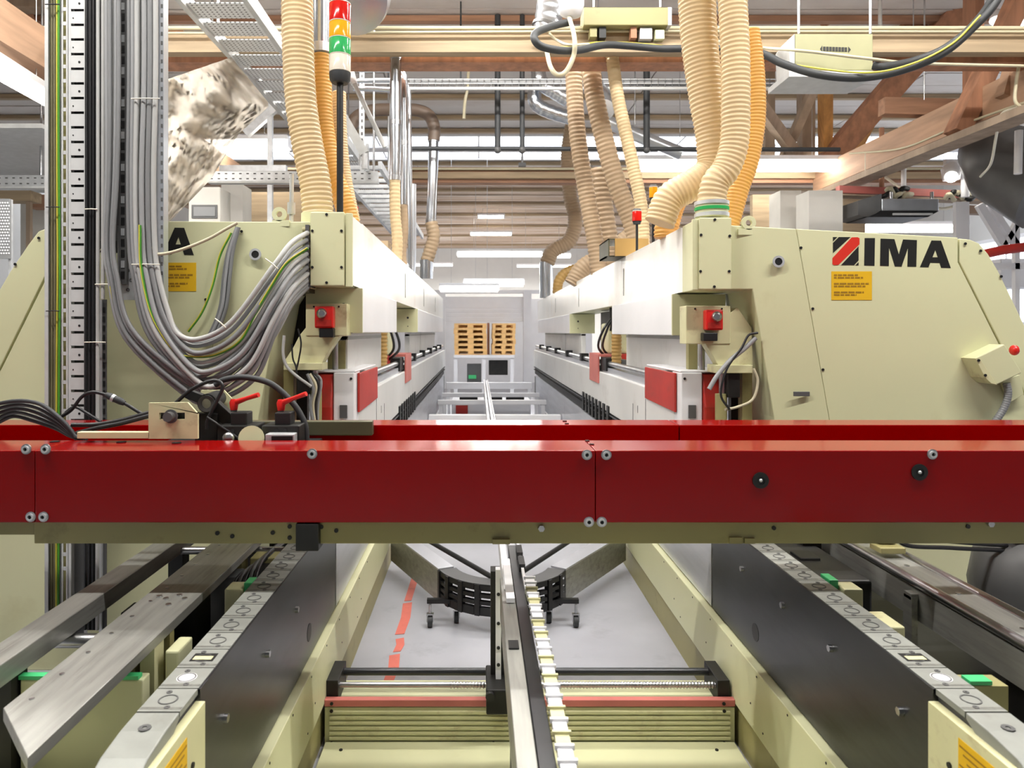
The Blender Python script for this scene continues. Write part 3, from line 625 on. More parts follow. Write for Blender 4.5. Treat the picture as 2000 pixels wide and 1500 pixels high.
MB().bar((1.475, 2.45, .80), (1.475, 2.45, .45), .02, .05).build('angle_bracket', 'steelb', t); MB().box(1.465, 1.54, 2.43, 2.47, .79, .81).build('angle_bracket', 'steelb', t)
t = T('limit_block', 'cream block with green cap beside the grey pads of the right rail', 'block', (1.26, 2.55, 0))
MB().box(1.235, 1.30, 2.42, 2.5, .76, .83).build('body', 'beige2', t, .006); MB().box(1.205, 1.235, 2.46, 2.53, .76, .848).build('cap', 'greenpl', t, .003); MB().box(1.24, 1.28, 2.43, 2.47, .42, .76).build('foot', 'blackm', t)
tag(MB().box(1.20, 1.25, 2.10, 2.22, .42, .835).build('spacer_block', 'beige2', None, .004), 'plain cream block tucked behind the right rail pads', 'block')
t = T('green_cap_stop', 'low stop with flat green cap near the right rail nose', 'stop', (1.27, 1.8, 0))
MB().box(1.235, 1.33, 1.80, 1.86, 0, .81).build('body', 'beiged', t); MB().box(1.235, 1.29, 1.80, 1.835, .812, .822).build('cap', 'greenpl', t)
# near-right floor-level box
t = T('side_housing', 'olive beige housing outside the right chain rail', 'housing', (1.6, 1.5, 0))
MB().box(1.36, 2.1, 1.0, 1.78, 0, .66).build('body', 'beige', t, .01); MB().box(1.36, 2.1, 1.785, 1.9, 0, .5).build('rear_step', 'beiged', t)
t = T('side_housing', 'pale beige housing outside the left chain rail, below the wide bar', 'housing', (-1.0, 1.4, 0))
MB().box(-1.5, -.80, 1.0, 1.85, 0, .52).build('body', 'beige', t, .01); MB().box(-1.5, -.82, 1.86, 1.92, 0, .45).build('rear_step', 'beiged', t)
# double rod rail on the right
t = T('rod_rail', 'double polished rod rail with screw plate at the right', 'linear rail', (1.56, 2.6, 0))
MB().box(1.51, 1.62, 1.2, 3.45, .80, .845).build('plate', 'steelb', t, .002)
for x in (1.50, 1.632): MB().cyl((x, 1.2, .842), (x, 3.45, .842), .017, 14).build('rod', 'steel', t)
for x in (1.492, 1.64): MB().box(x-.003, x+.003, 1.2, 3.45, .72, .82).build('rod_flange', 'steelb', t)
for k in range(6): MB().cyl((1.565, 1.5+k*.28, .845), (1.565, 1.5+k*.28, .848), .009, 8).build('plate_screw', 'steel', t)
for y in (2.0, 3.1): MB().box(1.53, 1.60, y, y+.08, 0, .80).build('leg', 'blackm', t)
t = T('rail_slide', 'worn cream slide block sitting on the double rod rail', 'slide', (1.6, 2.76, .86))
MB().box(1.515, 1.61, 2.70, 2.78, .862, .885).build('base', 'beiged', t, .004); MB().box(1.53, 1.60, 2.74, 2.82, .886, .965).build('block', 'beiged', t, .01)
for k in range(2):
    cable('slide_lead', spl([(1.60, 2.78, .955), (1.66, 2.8, .90-.03*k), (1.85, 2.82, .875-.025*k), (2.1, 2.85, .85-.02*k)], 8), .008, 'cblack', 'black lead from the slide block to the wrapped motor, %s one' % ('upper', 'lower')[k])
t = T('wrapped_motor', 'dark grey motor wrapped in crinkled film beside the double rod rail', 'motor', (2.2, 2.85, 0))
mb = MB(); pr = [(0, .0), (.17, .0), (.2, .05), (.2, .42), (.19, .55), (.205, .68), (.185, .80), (.12, .86), (.05, .87)]
mb.tube([(2.22, 2.9, z_) for r_, z_ in pr[1:]], [r_ for r_, z_ in pr[1:]], 22); o = mb.build('body', 'dgrey', t)
MB().box(2.10, 2.36, 2.82, 3.05, .872, .91).build('terminal_box', 'dgrey', t, .01)
# ================================================================== MACHINE STANDS (beige C-frames)
Ym = 3.6; FL_PY = CY+CZ*F/Ym
def crop6(pts): return [(1600+x*.2, 300+y*.2) for x, y in pts]
LOGO = dict(
 I=[[(445, 825), (545, 825), (540, 1095), (440, 1092)]],
 Mm=[[(600, 830), (735, 835), (778, 985), (820, 838), (955, 845), (948, 1105), (862, 1103), (868, 920), (805, 1103), (740, 1102), (682, 915), (680, 1098), (595, 1095)]],
 A=[[(1098, 848), (1145, 849), (1135, 940), (1068, 1110), (985, 1108)], [(1145, 849), (1190, 850), (1285, 1117), (1192, 1115), (1135, 940)], [(1108, 1012), (1162, 1012), (1178, 1068), (1085, 1065)]])
def stand(lbl, inner, outer, endc, top_face, dxy, eye, knob, label_px, screws):
    t = T('edge_machine', lbl, 'machine', P(outer[0][0], FL_PY, Ym))
    cr0, cr1 = inner['crease']
    def cx_at(y): return cr0[0]+(cr1[0]-cr0[0])*(y-cr0[1])/(cr1[1]-cr0[1])
    sg = inner['sg']
    MB().ext([P(x, y, Ym+max(0, sg*(cx_at(y)-x))*.00035) for x, y in inner['pts']], (0, .42, 0)).build('arm_panel', 'beige', t, .004)
    MB().pix(outer, Ym, .42).build('side_panel', 'beige', t, .003)
    MB().pix(endc, Ym+.004, .40).build('end_cover', 'beige', t, .004)
    ef = MB().pbox(*top_face, Ym-.02, .30).build('box_end', 'beige', t, .004)
    x0, x1, y0, y1 = top_face
    for k, (x, y) in enumerate(screws): inst('screw', SCREW, P(x, y, Ym-.02 if k < 6 else Ym), ef if k < 6 else t)
    dx, dy = dxy
    for nm in ('I', 'Mm', 'A'):
        b = MB()
        for poly in LOGO[nm]: b.pix([(x+dx, y+dy) for x, y in crop6(poly)], Ym-.0015, .0015)
        b.build('logo_letter', 'ink', t)
    b = MB(); b.pix([(x+dx, y+dy) for x, y in crop6([(133, 812), (388, 815), (388, 1092), (133, 1092)])], Ym-.0008, .0008); lf = b.build('logo_field', 'beige', t)
    b = MB()
    for poly in ([(135, 815), (178, 815), (135, 858)], [(192, 815), (306, 815), (135, 972), (135, 872)], [(385, 905), (385, 1043), (342, 1088), (215, 1088)], [(385, 1060), (385, 1090), (355, 1090)]): b.pix([(x+dx, y+dy) for x, y in crop6(poly)], Ym-.002, .0012)
    b.build('logo_stripes', 'ink', lf)
    MB().pix([(x+dx, y+dy) for x, y in crop6([(318, 818), (375, 816), (394, 826), (394, 885), (190, 1086), (150, 1090), (130, 1080), (130, 1020)])], Ym-.002, .0012).build('logo_slash', 'redink', lf)
    lx0, lx1, ly0, ly1 = label_px
    lb = MB().pbox(lx0, lx1, ly0, ly1, Ym-.002, .002).build('warning_label', 'yellow', t)
    h = (ly1-ly0)
    for fy, ln in ((.13, .66), (.22, .78), (.43, .92), (.52, .84), (.73, .80), (.82, .62)):
        y = ly0+h*fy; x = lx0+5; e = lx0+(lx1-lx0)*ln; b = MB()
        while x < e:
            wl_ = random.uniform(5, 13); b.pbox(x, min(e, x+wl_), y-1.6, y+1.6, Ym-.003, .0008); x += wl_+2
        b.build('label_print', 'yprint', lb)
    ex, ey = eye
    b = MB(); b.ring(P(ex, ey, Ym+.03), (0, 1, 0), .016, .036, .018, 20); b.box(PX(ex-17, Ym), PX(ex+17, Ym), Ym+.03, Ym+.048, PZ(ey+22, Ym), PZ(ey+10, Ym)); b.build('lifting_eye', 'beige', t)
    kp = P(*knob, Ym)
    b = MB(); b.ring(kp, (0, -1, 0), .019, .03, .006, 22); b.cm = 1; b.cyl(kp, kp+Vector((0, -.003, 0)), .02, 16); b.build('lock_knob', ['zinc', 'black'], t)
    return t
tr = stand('beige machine with the full lettering and a control box on its end', dict(crease=((1555, 447), (1620, 820)), sg=1,
      pts=[(1427, 440), (1555, 447), (1620, 820), (1690, FL_PY), (1540, FL_PY), (1512, 815), (1470, 565), (1427, 565)]),
      [(1555.5, 447), (1871, 464), (1871, 512), (1956, 682), (2014, 800), (2014, FL_PY), (1690.5, FL_PY), (1620.5, 820)],
      [(1874, 466), (1895, 468), (1912, 475), (1930, 496), (1950, 530), (1972, 575), (2003, 640), (2070, 780), (2090, 850), (2090, FL_PY), (2018, FL_PY), (2018, 800), (1960, 682), (1874, 511)],
      (1366, 1429, 425, 565), (0, 0), (1463, 435), (1520, 511), (1624, 1703, 530, 586),
      [(1396, 429), (1369, 459), (1425, 461), (1368, 530), (1424, 530), (1395, 560), (1564, 484), (1587, 603), (1607, 722), (1885, 476), (1915, 490), (1955, 540)])
tl = stand('beige machine half hidden by the hanging grey cables, one letter showing', dict(crease=((462, 434), (420, 650)), sg=-1,
      pts=[(462, 433), (608, 433), (608, 563), (560, 566), (545, 590), (505, 815), (470, FL_PY), (330, FL_PY), (388, 815), (420, 650)]),
      [(461.5, 433), (419.5, 650), (387.5, 815), (329.5, FL_PY), (-120, FL_PY), (-120, 940), (4, 718), (92, 540), (92, 447), (320, 432)],
      [(88, 447), (75, 452), (55, 478), (20, 530), (-15, 590), (-70, 690), (-110, 780), (-160, 850), (-160, FL_PY), (-124, FL_PY), (-124, 936), (0, 717), (88, 538)],
      (606, 672, 414, 558), (-1478.5, -25), (545, 418), (499, 497), (300, 383, 513, 569),
      [(638, 419), (610, 451), (667, 451), (610, 522), (667, 522), (638, 552), (472, 452), (76, 465), (30, 516), (402, 585)])
MB().pbox(675, 688, 416, 560, Ym-.005, .022).build('beam_edge', 'beige', tl, .002)
MB().pbox(1353, 1364, 428, 566, Ym-.005, .022).build('beam_edge', 'beige', tr, .002)
tag(MB().pbox(1550, 1582, 765, 774, Ym-.004, .006).build('type_plate', 'dgrey', None, .002), 'small grey type plate low on the right machine', 'plate')
# cable gland strip on the left box
MB().pbox(500, 600, 566, 1000, 4.06, .05).build('recess_shade_plate', 'blackm', tl); MB().pbox(1428, 1530, 566, 1000, 4.06, .05).build('recess_shade_plate', 'blackm', tr)  # black plates added behind the heads for the shade of the recess
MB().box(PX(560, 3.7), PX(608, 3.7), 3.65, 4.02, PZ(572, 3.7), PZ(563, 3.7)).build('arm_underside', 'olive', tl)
g = T('cable_gland_strip', 'dark gland strip where the grey cables enter the beige box', 'gland strip', P(603, 560, Ym))
MB().box(PX(598, Ym), PX(605.5, Ym), Ym-.02, Ym+.12, PZ(560, Ym), PZ(440, Ym)).build('strip', 'dgrey', g)
for k in range(8): MB().cyl(P(606, 448+k*14, Ym+.0), P(592, 450+k*14, Ym), .017, 10).build('gland', 'beiged', g)
# control box on the right machine end
t = T('control_box', 'tilted beige control box with red button on the right machine', 'control box', P(1955, 720, Ym-.1))
MB().ext([P(1908, 698, 3.5), P(1962, 672, 3.5), P(1997, 728, 3.5), P(1946, 752, 3.5)], (0, .12, 0)).build('box', 'beige', t, .005)
MB().ext([P(1905, 700, 3.495), P(1912, 697, 3.495), P(1948, 752, 3.495), P(1936, 749, 3.495), P(1924, 738, 3.495)], (0, .11, 0)).build('side_lid', 'beige2', t, .002)
for q in ((1911, 704), (1924, 733)): inst('screw', SCREW, P(*q, 3.494), t)
MB().ball(P(1981, 684, 3.53), .026, 14, (.8, 1, 1)).build('button', 'redpl', t)
ribbed(MB(), pspl([(1966, 748), (1969, 770), (1962, 795), (1945, 822), (1925, 850)], 3.53), .017, .012, 12).build('conduit', 'cgrey3', t)
MB().pix([(1958, 742), (1992, 732), (2000, 770), (1975, 785)], 3.56, .03).build('mount', 'beige', t, .003)

# ================================================================== OVERHEAD WHITE BEAMS
XBL, XBR = PX(687, Ym), PX(1365, Ym)
def overhead(lbl, s, X, z0, z1, ends):
    t = T('overhead_beam', lbl, 'beam', (X, 8, z0), 'white overhead beams')
    xo = X+s*.34; a, b = sorted((X+s*.004, xo)); MB().box(a, b, 4.04, ends[-1], z0+.003, z1-.003).build('core', 'beige', t)
    for y0, y1 in zip(ends, ends[1:]):
        a, b = sorted((X, X+s*.004)); MB().box(a, b, y0, y1-.006, z0, z1).build('cover_panel', 'white', t, .001)
    a, b = sorted((X, xo)); MB().box(a, b, ends[0]+.3, ends[-1], z1-.002, z1+.006).build('top_sheet', 'white', t)
    for y in ends[1:-1]:
        a, b = sorted((X-s*.004, X+s*.001)); MB().box(a, b, y-.09, y-.075, z0+.06, z1-.08).build('edge_strip', 'steelb', t)
    return t
overhead('white overhead beam on the machine with the hanging cables', -1, XBL, 1.935, 2.285, [3.62, 6.3, 8.4, 10.6, 12.8])
overhead('white overhead beam on the machine with the full lettering', 1, XBR, 1.915, 2.262, [3.62, 5.55, 8.0, 10.4, 13.5])
# hoods hanging below the beams
def hood(lbl, s, X, wdt, y0, y1, z0, z1):
    t = T('saw_hood', lbl, 'hood', (X+s*wdt/2, y0, z0), 'white hoods below the beams')
    a, b = sorted((X, X+s*wdt)); MB().box(a, b, y0+.012, y1, z0, z1).build('hood_body', 'whitec', t, .004)
    a, b = sorted((X+s*.001, X+s*wdt)); MB().box(a, b, y0, y0+.012, z0, z1).build('end_plate', 'beige', t, .002)
    for z, k in ((z0+(z1-z0)*.62, 1.6), (z0+.06, .8)): inst('screw', SCREW, (X+s*.10, y0, z), t, (0, 0, 0), (k, 1, k))
    return t
hood('white hood nearest the red limit switch under the left beam', -1, -.612, .3, 3.78, 5.35, 1.695, 1.93)
hood('white hood farther along under the left beam', -1, -.612, .3, 7.2, 12.2, 1.695, 1.93)
hood('white hood nearest the red limit switch under the right beam', 1, 1.078, .3, 4.0, 5.8, 1.68, 1.91)
hood('white hood farther along under the right beam', 1, 1.078, .3, 8.5, 13, 1.68, 1.91)
# grey cover panels below the hoods
GP = 'grey panels below the hoods'
for lbl, s, X, y0, y1 in [('plain grey panel under the near left hood', -1, -.735, 4.02, 5.4), ('plain grey panel under the near right hood', 1, 1.205, 4.1, 5.85),
                          ('plain grey panel under the far left hood', -1, -.735, 7.6, 9.0), ('grey panel beyond it under the far left hood', -1, -.735, 9.1, 12.0),
                          ('plain grey panel under the far right hood', 1, 1.205, 8.4, 9.9), ('grey panel beyond it under the far right hood', 1, 1.205, 10.0, 13)]:
    a, b = sorted((X, X+s*.05)); t = T('cover_panel_unit', lbl, 'panel', (X, y0, 1.36), GP)
    MB().box(a, b, y0, y1, 1.397, 1.692 if s < 0 else 1.678).build('sheet', 'greypanel', t, .003)
    a, b = sorted((X-s*.003, X+s*.05)); MB().box(a, b, y0+.01, y1-.01, 1.393, 1.42).build('foot_edge', 'steelb', t)
    MB().box(a, b, y0, y1, 1.655, 1.674).build('top_edge', 'steelb', t)
# ================================================================== PRESSURE BEAMS
def pressure(lbl, s, W):
    t = T('pressure_beam', lbl, 'beam', (W, 8, 1.0), 'pressure beams above the chain rails')
    a, b = sorted((W, W+s*.2))
    MB().box(a, b, 3.95, 14, 1.03, 1.345).build('beam_body', 'greypanel', t, .006)
    for z in (1.02, .975): a2, b2 = sorted((W-s*.004, W+s*.05)); MB().box(a2, b2, 4.0, 14, z-.012, z).build('guide_strip', 'blackm' if z < 1 else 'dsteel', t)
    a2, b2 = sorted((W+s*.02, W+s*.1)); MB().box(a2, b2, 4.0, 14, ZR+.03, 1.03).build('belt_core', 'blackm', t)
    for k in range(8):
        y = 5.9+k*.2; a2, b2 = sorted((W-s*.012, W+s*.02)); MB().box(a2, b2, y, y+.09, .90, 1.085).build('pressure_shoe', 'black', t)
    # rod along the top with clamps
    MB().tube([(W+s*.05, 4.4, 1.425), (W+s*.05, 14, 1.425)], .022, 12).build('top_rod', 'steel', t)
    a2, b2 = sorted((W+s*.03, W+s*.16)); MB().box(a2, b2, 4.2, 14, 1.345, 1.39).build('rod_shelf', 'wall_steel', t)
    for y in (7.6, 8.9, 10.2, 11.5, 12.8): a2, b2 = sorted((W+s*.01, W+s*.09)); MB().box(a2, b2, y, y+.12, 1.39, 1.47).build('rod_clamp', 'black', t)
    a2, b2 = sorted((W+s*.015, W+s*.14)); MB().box(a2, b2, 6.15, 6.42, 1.36, 1.475).build('rod_clamp', 'black', t, .004)
    a2, b2 = sorted((W-s*.012, W+s*.002)); MB().box(a2, b2, 6.4, 6.9, 1.24, 1.50).build('red_stop', 'pinkp', t, .004); a2, b2 = sorted((W-s*.01, W+s*.16)); MB().box(a2, b2, 6.38, 6.9, 1.478, 1.50).build('red_stop_cap', 'pinkp', t)
    # near end: red guard plate, white end piece and chamfered red cover
    a2, b2 = sorted((W-s*.02, W-s*.006))
    pts = [(W-s*.012, 3.90, 1.475), (W-s*.012, 4.60, 1.475), (W-s*.012, 4.60, 1.275), (W-s*.012, 3.90, 1.262)]
    MB().ext(pts, (s*.012, 0, 0)).build('red_guard', 'redp', t, .003)
    a2, b2 = sorted((W+s*.003, W+s*.115)); MB().box(a2, b2, 3.82, 4.0, 1.0, 1.482).build('end_piece', 'whitec', t, .006)
    a2, b2 = sorted((W+s*.0, W+s*.26)); MB().box(a2, b2, 3.83, 4.6, 1.482, 1.492).build('end_top', 'whitec', t, .004)
    xa, xb = W+s*.118, W+s*.232
    MB().ext([(xa, 3.79, 1.0), (xa+s*.0, 3.79, 1.30), (xa, 3.84, 1.475), (xa, 4.2, 1.475), (xa, 4.2, 1.0)], (xb-xa, 0, 0)).build('red_cover', 'redp', t, .008)
    a2, b2 = sorted((W+s*.04, W+s*.08)); MB().box(a2, b2, 3.812, 3.82, 1.24, 1.31).build('latch', 'dgrey', t, .002)
    for z in (1.45, 1.20): inst('screw', SCREW, (W+s*.02, 3.82, z), t)
    for y, z0_, z1_ in ((4.62, 1.03, 1.27), (5.0, 1.08, 1.2), (4.85, 1.15, 1.2)): a2, b2 = sorted((W-s*.001, W+s*.001)); MB().box(a2, b2, y, y+.012, z0_, z1_).build('slit', 'black', t)
    return t
pressure('long pressure beam with red end cover, beside the hanging cables', -1, WL)
pressure('long pressure beam with red end cover, below the full lettering', 1, WR)
# ================================================================== HEADS WITH RED LIMIT SWITCHES
def head(lbl, plate, gus, foot, sw, con, s, Y):
    t = T('tool_head', lbl, 'tool head', P(foot[0], foot[3], Y), 'beige tool heads')
    MB().pbox(*plate, Y, .12).build('mount_plate', 'beige2', t, .004)
    MB().pix(gus, Y+.005, .08).build('gusset', 'beige2', t, .003)
    MB().pbox(*foot, Y-.02, .14).build('foot_slab', 'beige2', t, .003)
    for dx in (.2, .8): inst('screw', SCREW, P(plate[0]+(plate[1]-plate[0])*dx, plate[2]+6, Y), t, (0, 0, 0), (.7, 1, .7))
    # black motor and column under the slab
    fx = (foot[0]+foot[1])/2
    MB().box(PX(fx-12, Y), PX(fx+12, Y), Y+.0, Y+.09, PZ(foot[3]+48, Y), PZ(foot[3], Y)).build('motor', 'blackm', t, .006)
    MB().cyl(P(fx-s*22, foot[3]+90, Y+.06), P(fx-s*22, foot[3], Y+.06), .022, 14).build('column', 'steel', t)
    MB().cyl(P(fx-s*26, foot[3]+110, Y+.04), P(fx-s*26, foot[3]+40, Y+.04), .03, 12).build('pneumatic_line', 'beiged', t)
    MB().box(PX(fx+s*24, Y), PX(fx+s*44, Y), Y+.06, Y+.12, PZ(foot[3]+130, Y), PZ(foot[3], Y)).build('back_column', 'beiged', t) if s > 0 else MB().box(PX(fx-44, Y), PX(fx-24, Y), Y+.06, Y+.12, PZ(foot[3]+130, Y), PZ(foot[3], Y)).build('back_column', 'beiged', t)
    # limit switch
    u = T('limit_switch', 'red limit switch with silver knob on the %s tool head' % ('left' if s < 0 else 'right'), 'switch', P((sw[0]+sw[1])/2, sw[3], Y-.06), 'red limit switches')
    sb = MB().pbox(*sw, Y-.055, .055).build('body', 'redpl', u, .008)
    kx, ky = (sw[0]+sw[1])/2+s*4, sw[2]+(sw[3]-sw[2])*.33
    MB().tube([P(kx, ky, Y-.055), P(kx, ky, Y-.075), P(kx, ky, Y-.085)], [.027, .025, .015], 16).build('knob', 'steel', sb)
    MB().pbox(sw[0]+4, sw[1]-4, sw[2]+(sw[3]-sw[2])*.62, sw[3]-4, Y-.058, .003).build('nameplate', 'redp', sb)
    MB().pbox(*con, Y-.05, .05).build('connector', 'black', u, .004)
head('beige tool head under the left beam, thin leads looping in front', (597, 678, 593, 656), [(597, 640), (668, 650), (655, 668), (640, 690), (628, 712), (556, 712), (556, 704), (572, 680), (585, 655)], (554, 629, 709, 723), (614, 651, 598, 641), (623, 651, 641, 659), -1, 3.70)
head('beige tool head under the right beam, thick conduit in front', (1340, 1427, 597, 672), [(1368, 660), (1440, 600), (1468, 640), (1471, 716), (1404, 716), (1395, 700), (1378, 672)], (1398, 1470, 713, 729), (1379, 1413, 605, 645), (1374, 1402, 650, 666), 1, 3.70)
tag(MB().cyl(P(1371, 735, 3.9), P(1371, 672, 3.9), .016, 14).build('piston_rod', 'steel'), 'shiny vertical piston rod left of the right tool head', 'rod')
tag(MB().cyl(P(655, 735, 3.95), P(655, 668, 3.95), .016, 14).build('piston_rod', 'steel'), 'shiny vertical piston rod beside the left tool head', 'rod')
for k, (x0, x1, yy) in enumerate([(1345, 1362, 3.96), (640, 674, 4.0)]):
    tag(MB().box(PX(x0, yy), PX(x1, yy), yy, yy+.05, PZ(745, yy), PZ(665, yy)).build('guide_post', 'beiged'), 'olive guide post behind the %s piston rod' % ('right', 'left')[k], 'post')
# leads around the heads
cable('head_lead', pspl([(555, 655), (553, 690), (560, 715), (580, 735), (608, 755)], 3.62), .008, 'cgrey2', 'light lead bending under the left tool head')
cable('head_lead', pspl([(582, 642), (588, 670), (584, 700), (579, 722)], 3.66), .0045, 'cblack', 'first of two thin leads crossing on the left gusset')
cable('head_lead', pspl([(570, 672), (572, 700), (578, 716), (580, 735)], 3.65), .0045, 'cblack', 'second of two thin leads crossing on the left gusset')
cable('head_lead', pspl([(1476, 660), (1455, 680), (1425, 705), (1400, 735), (1385, 760)], 3.62), .012, 'cgrey', 'thick grey conduit slanting across the right tool head')
cable('head_lead', pspl([(1480, 650), (1462, 655), (1448, 680), (1420, 720), (1408, 770), (1425, 800)], 3.61), .006, 'cblack', 'thin dark lead slanting across the right tool head')
cable('head_lead', pspl([(1416, 800), (1440, 795), (1470, 780), (1480, 745), (1472, 720)], 3.62), .007, 'ccream', 'cream lead curling below the right tool head')
for k in range(4):
    o = k*5; cable('head_lead', pspl([(600+o, 730), (612+o, 760-o), (606+o, 790), (613+o*.5, 830)], 3.66+.02*k), .008, ('cgrey3', 'ccream', 'cblack', 'cgrey')[k], ('mid grey', 'cream', 'black', 'light grey')[k]+' lead hanging beside the left red cover')
# ---- equipment seen through the gap between the hoods
def gap_unit(lbl, s, W, y0):
    t = T('glue_unit', lbl, 'machine unit', (W+s*.2, y0, 1.37), 'glue units between the hoods')
    a, b = sorted((W+s*.1, W+s*.4)); MB().box(a, b, y0+.5, y0+.9, 1.50, 1.78).build('tank', 'beige2', t, .02)
    MB().box(a, b, y0+.48, y0+.92, 1.395, 1.50).build('red_base', 'redp', t, .006)
    a2, b2 = sorted((W+s*.2, W+s*.5)); MB().box(a2, b2, y0+1.0, y0+1.5, 1.395, 1.90).build('back_housing', 'blackm', t)
    MB().cyl((W+s*.12, y0+.4, 1.95), (W+s*.12, y0+.4, 1.80), .03, 10).build('gland', 'black', t)
    ribbed(MB(), [Vector((W+s*.1, y0+.12, 1.40+.018*k)) for k in range(18)], .045, .03, 14, .16).build('bellows', 'hoset', t)
    for k in range(4): MB().tube(spl([(W+s*.12, y0+.4, 1.83), (W+s*(.02+.05*k), y0+.3+.1*k, 1.72), (W+s*(.0+.06*k), y0+.45+.12*k, 1.56), (W+s*(.12+.03*k), y0+.6, 1.45)], 8), .011, 8).build('lead', 'cblack', t)
    a3, b3 = sorted((W+s*.08, W+s*.2)); MB().box(a3, b3, y0+.1, y0+.3, 1.395, 1.46).build('valve_block', 'dgrey', t, .004)
gap_unit('beige glue unit with red base behind the left rod clamp', -1, WL, 5.5)
gap_unit('beige glue unit with red base behind the right rod clamp', 1, WR, 6.0)
# olive box standing on the right beam
t = T('junction_box', 'open olive box standing on top of the right overhead beam', 'box', (1.2, 5.6, 2.27))
b = MB(); x0, x1 = PX(1188, 5.4), PX(1266, 5.4); z0, z1 = 2.27, PZ(466, 5.4)
b.box(x0, x1, 5.45, 5.8, z0, z0+.01); b.box(x0, x0+.01, 5.4, 5.8, z0, z1); b.box(x1-.01, x1, 5.4, 5.8, z0, z1); b.box(x0, x1, 5.4, 5.8, z1-.01, z1); b.box(x0+.05, x1, 5.4, 5.41, z0, z1); b.build('shell', 'olive', t)
MB().box(x0+.05, x1, 5.392, 5.399, z0, z1).build('front_plate', 'hoset', t)
tag(MB().box(PX(738, 6.2), PX(758, 6.2), 6.2, 6.4, 2.285, PZ(470, 6.2)).build('junction_box', 'woodl'), 'small tan box on top of the left overhead beam', 'box')
# ================================================================== CABLE DROP AT THE LEFT
Yc = 3.36
TOPY = -330
t = T('cable_channel', 'bright aluminium channel holding thin olive wires at the left', 'cable channel', P(103, 900, Yc))
b = MB(); b.pbox(87, 91, TOPY, 1250, Yc, .05); b.pbox(91, 120, TOPY, 1250, Yc+.045, .005); b.build('profile', 'alu', t)
MB().pbox(87, 94, TOPY, 1250, Yc-.004, .003).build('lip', 'zincl', t)
WG = 'thin wires in the aluminium channel'
for k in range(6):
    x = 94+k*3.2
    cable('olive_wire', pspl([(x, TOPY), (x+.8*math.sin(k), 100), (x-.6*math.cos(k*2), 400), (x+.5, 700), (x, 1240)], Yc+.02+.008*(k % 2)), .0046, 'colive', 'thin olive wire tied with others inside the aluminium channel', 'wire', WG, 6)
cable('earth_wire', pspl([(115.5, TOPY), (114.5, 200), (116, 420), (117, 560), (115, 760), (114, 1240)], Yc+.008), .0052, 'cgreen', 'green wire standing proud in the aluminium channel', 'wire')
cable('earth_wire', pspl([(111.5, TOPY), (111.5, 300), (112.5, 520), (110.5, 760), (110, 1240)], Yc+.012), .0042, 'cyellow', 'yellow-green wire beside the proud green one', 'wire')
# perforated tray: real slots between the lands
t = T('perforated_tray', 'upright galvanised tray with a ladder of slots between the wire bundles', 'cable tray', P(145, 900, Yc))
MB().pbox(133, 138.5, TOPY, 1250, Yc+.01, .004).build('edge_strip', 'zincl', t)
MB().pbox(164, 170, TOPY, 1250, Yc+.01, .004).build('edge_strip', 'zincl', t)
MB().pbox(131, 133.5, TOPY, 1250, Yc+.01, .05).build('side_wall', 'zincl', t)
pit = 28.6
LANDM = MB().box(0, 26*Yc/F, 0, .004, -(pit-5)*Yc/F, 0).mesh('land', 'zincl')
HOLE = MB().cyl((0, 0, 0), (0, -.0015, 0), .0055, 8).mesh('hole', 'black')
for k in range(34):
    y = -95+k*pit
    if y > 1100: break
    ld = inst('land', LANDM, P(138.3, y+3, Yc+.01), t)
    if k % 3 != 2: inst('hole', HOLE, P(155 if k % 2 else 143, y+16, Yc+.01), t, (0, 0, 0), (1, 1, 1) if k % 2 else (.6, 1, .6))
MB().pbox(133, 170, TOPY, 1250, Yc+.06, .004).build('slot_shade_sheet', 'dgrey', t)  # dark sheet added so the slots look shaded
# side lip with long holes
MB().pbox(120.5, 123, TOPY, 1250, Yc+.006, .004).build('lip_strip', 'zincl', t); MB().pbox(129, 132, TOPY, 1250, Yc+.006, .004).build('lip_strip', 'zincl', t)
for k in range(44): MB().pbox(122.5, 129.5, -95+k*pit*.98-3, -95+k*pit*.98+4, Yc+.006, .004).build('lip_land', 'zincl', t)
MB().pbox(120.5, 132, TOPY, 1250, Yc+.03, .003).build('lip_back', 'beiged', t)
for k in range(6):
    x = 168.5+k*3.7
    cable('black_cable', pspl([(x, TOPY), (x+.5*math.sin(k), 150), (x-.8*math.sin(k*2), 420), (x-1.2, 620), (x-2, 1230)], Yc+.006+.01*(k % 2)), .0062, 'cblack', 'black cable in the straight black bundle beside the slotted tray', 'cable', 'black bundle cables', 7)
cable('conduit_pipe', pspl([(191.5, TOPY), (191.5, 300), (191, 560), (190.5, 830), (190, 1230)], Yc-.004), .0085, 'cgrey2', 'longer pale conduit pipe beside the black bundle', 'conduit', None, 10)
cable('conduit_pipe', pspl([(201.5, TOPY), (201.5, 300), (201, 584)], Yc-.004), .0085, 'cgrey2', 'shorter pale conduit pipe that stops halfway down', 'conduit', None, 10)
t = T('slotted_strut', 'grey slotted strut below the shorter conduit pipe', 'strut', P(200, 900, Yc))
MB().pbox(193, 199, 585, 1250, Yc+.02, .01).build('flange', 'zinc', t); MB().pbox(199, 208, 585, 1250, Yc+.03, .005).build('web', 'dgrey', t)
for k in range(16): MB().pbox(201, 205, 600+k*18, 611+k*18, Yc+.027, .003).build('slot', 'black', t)
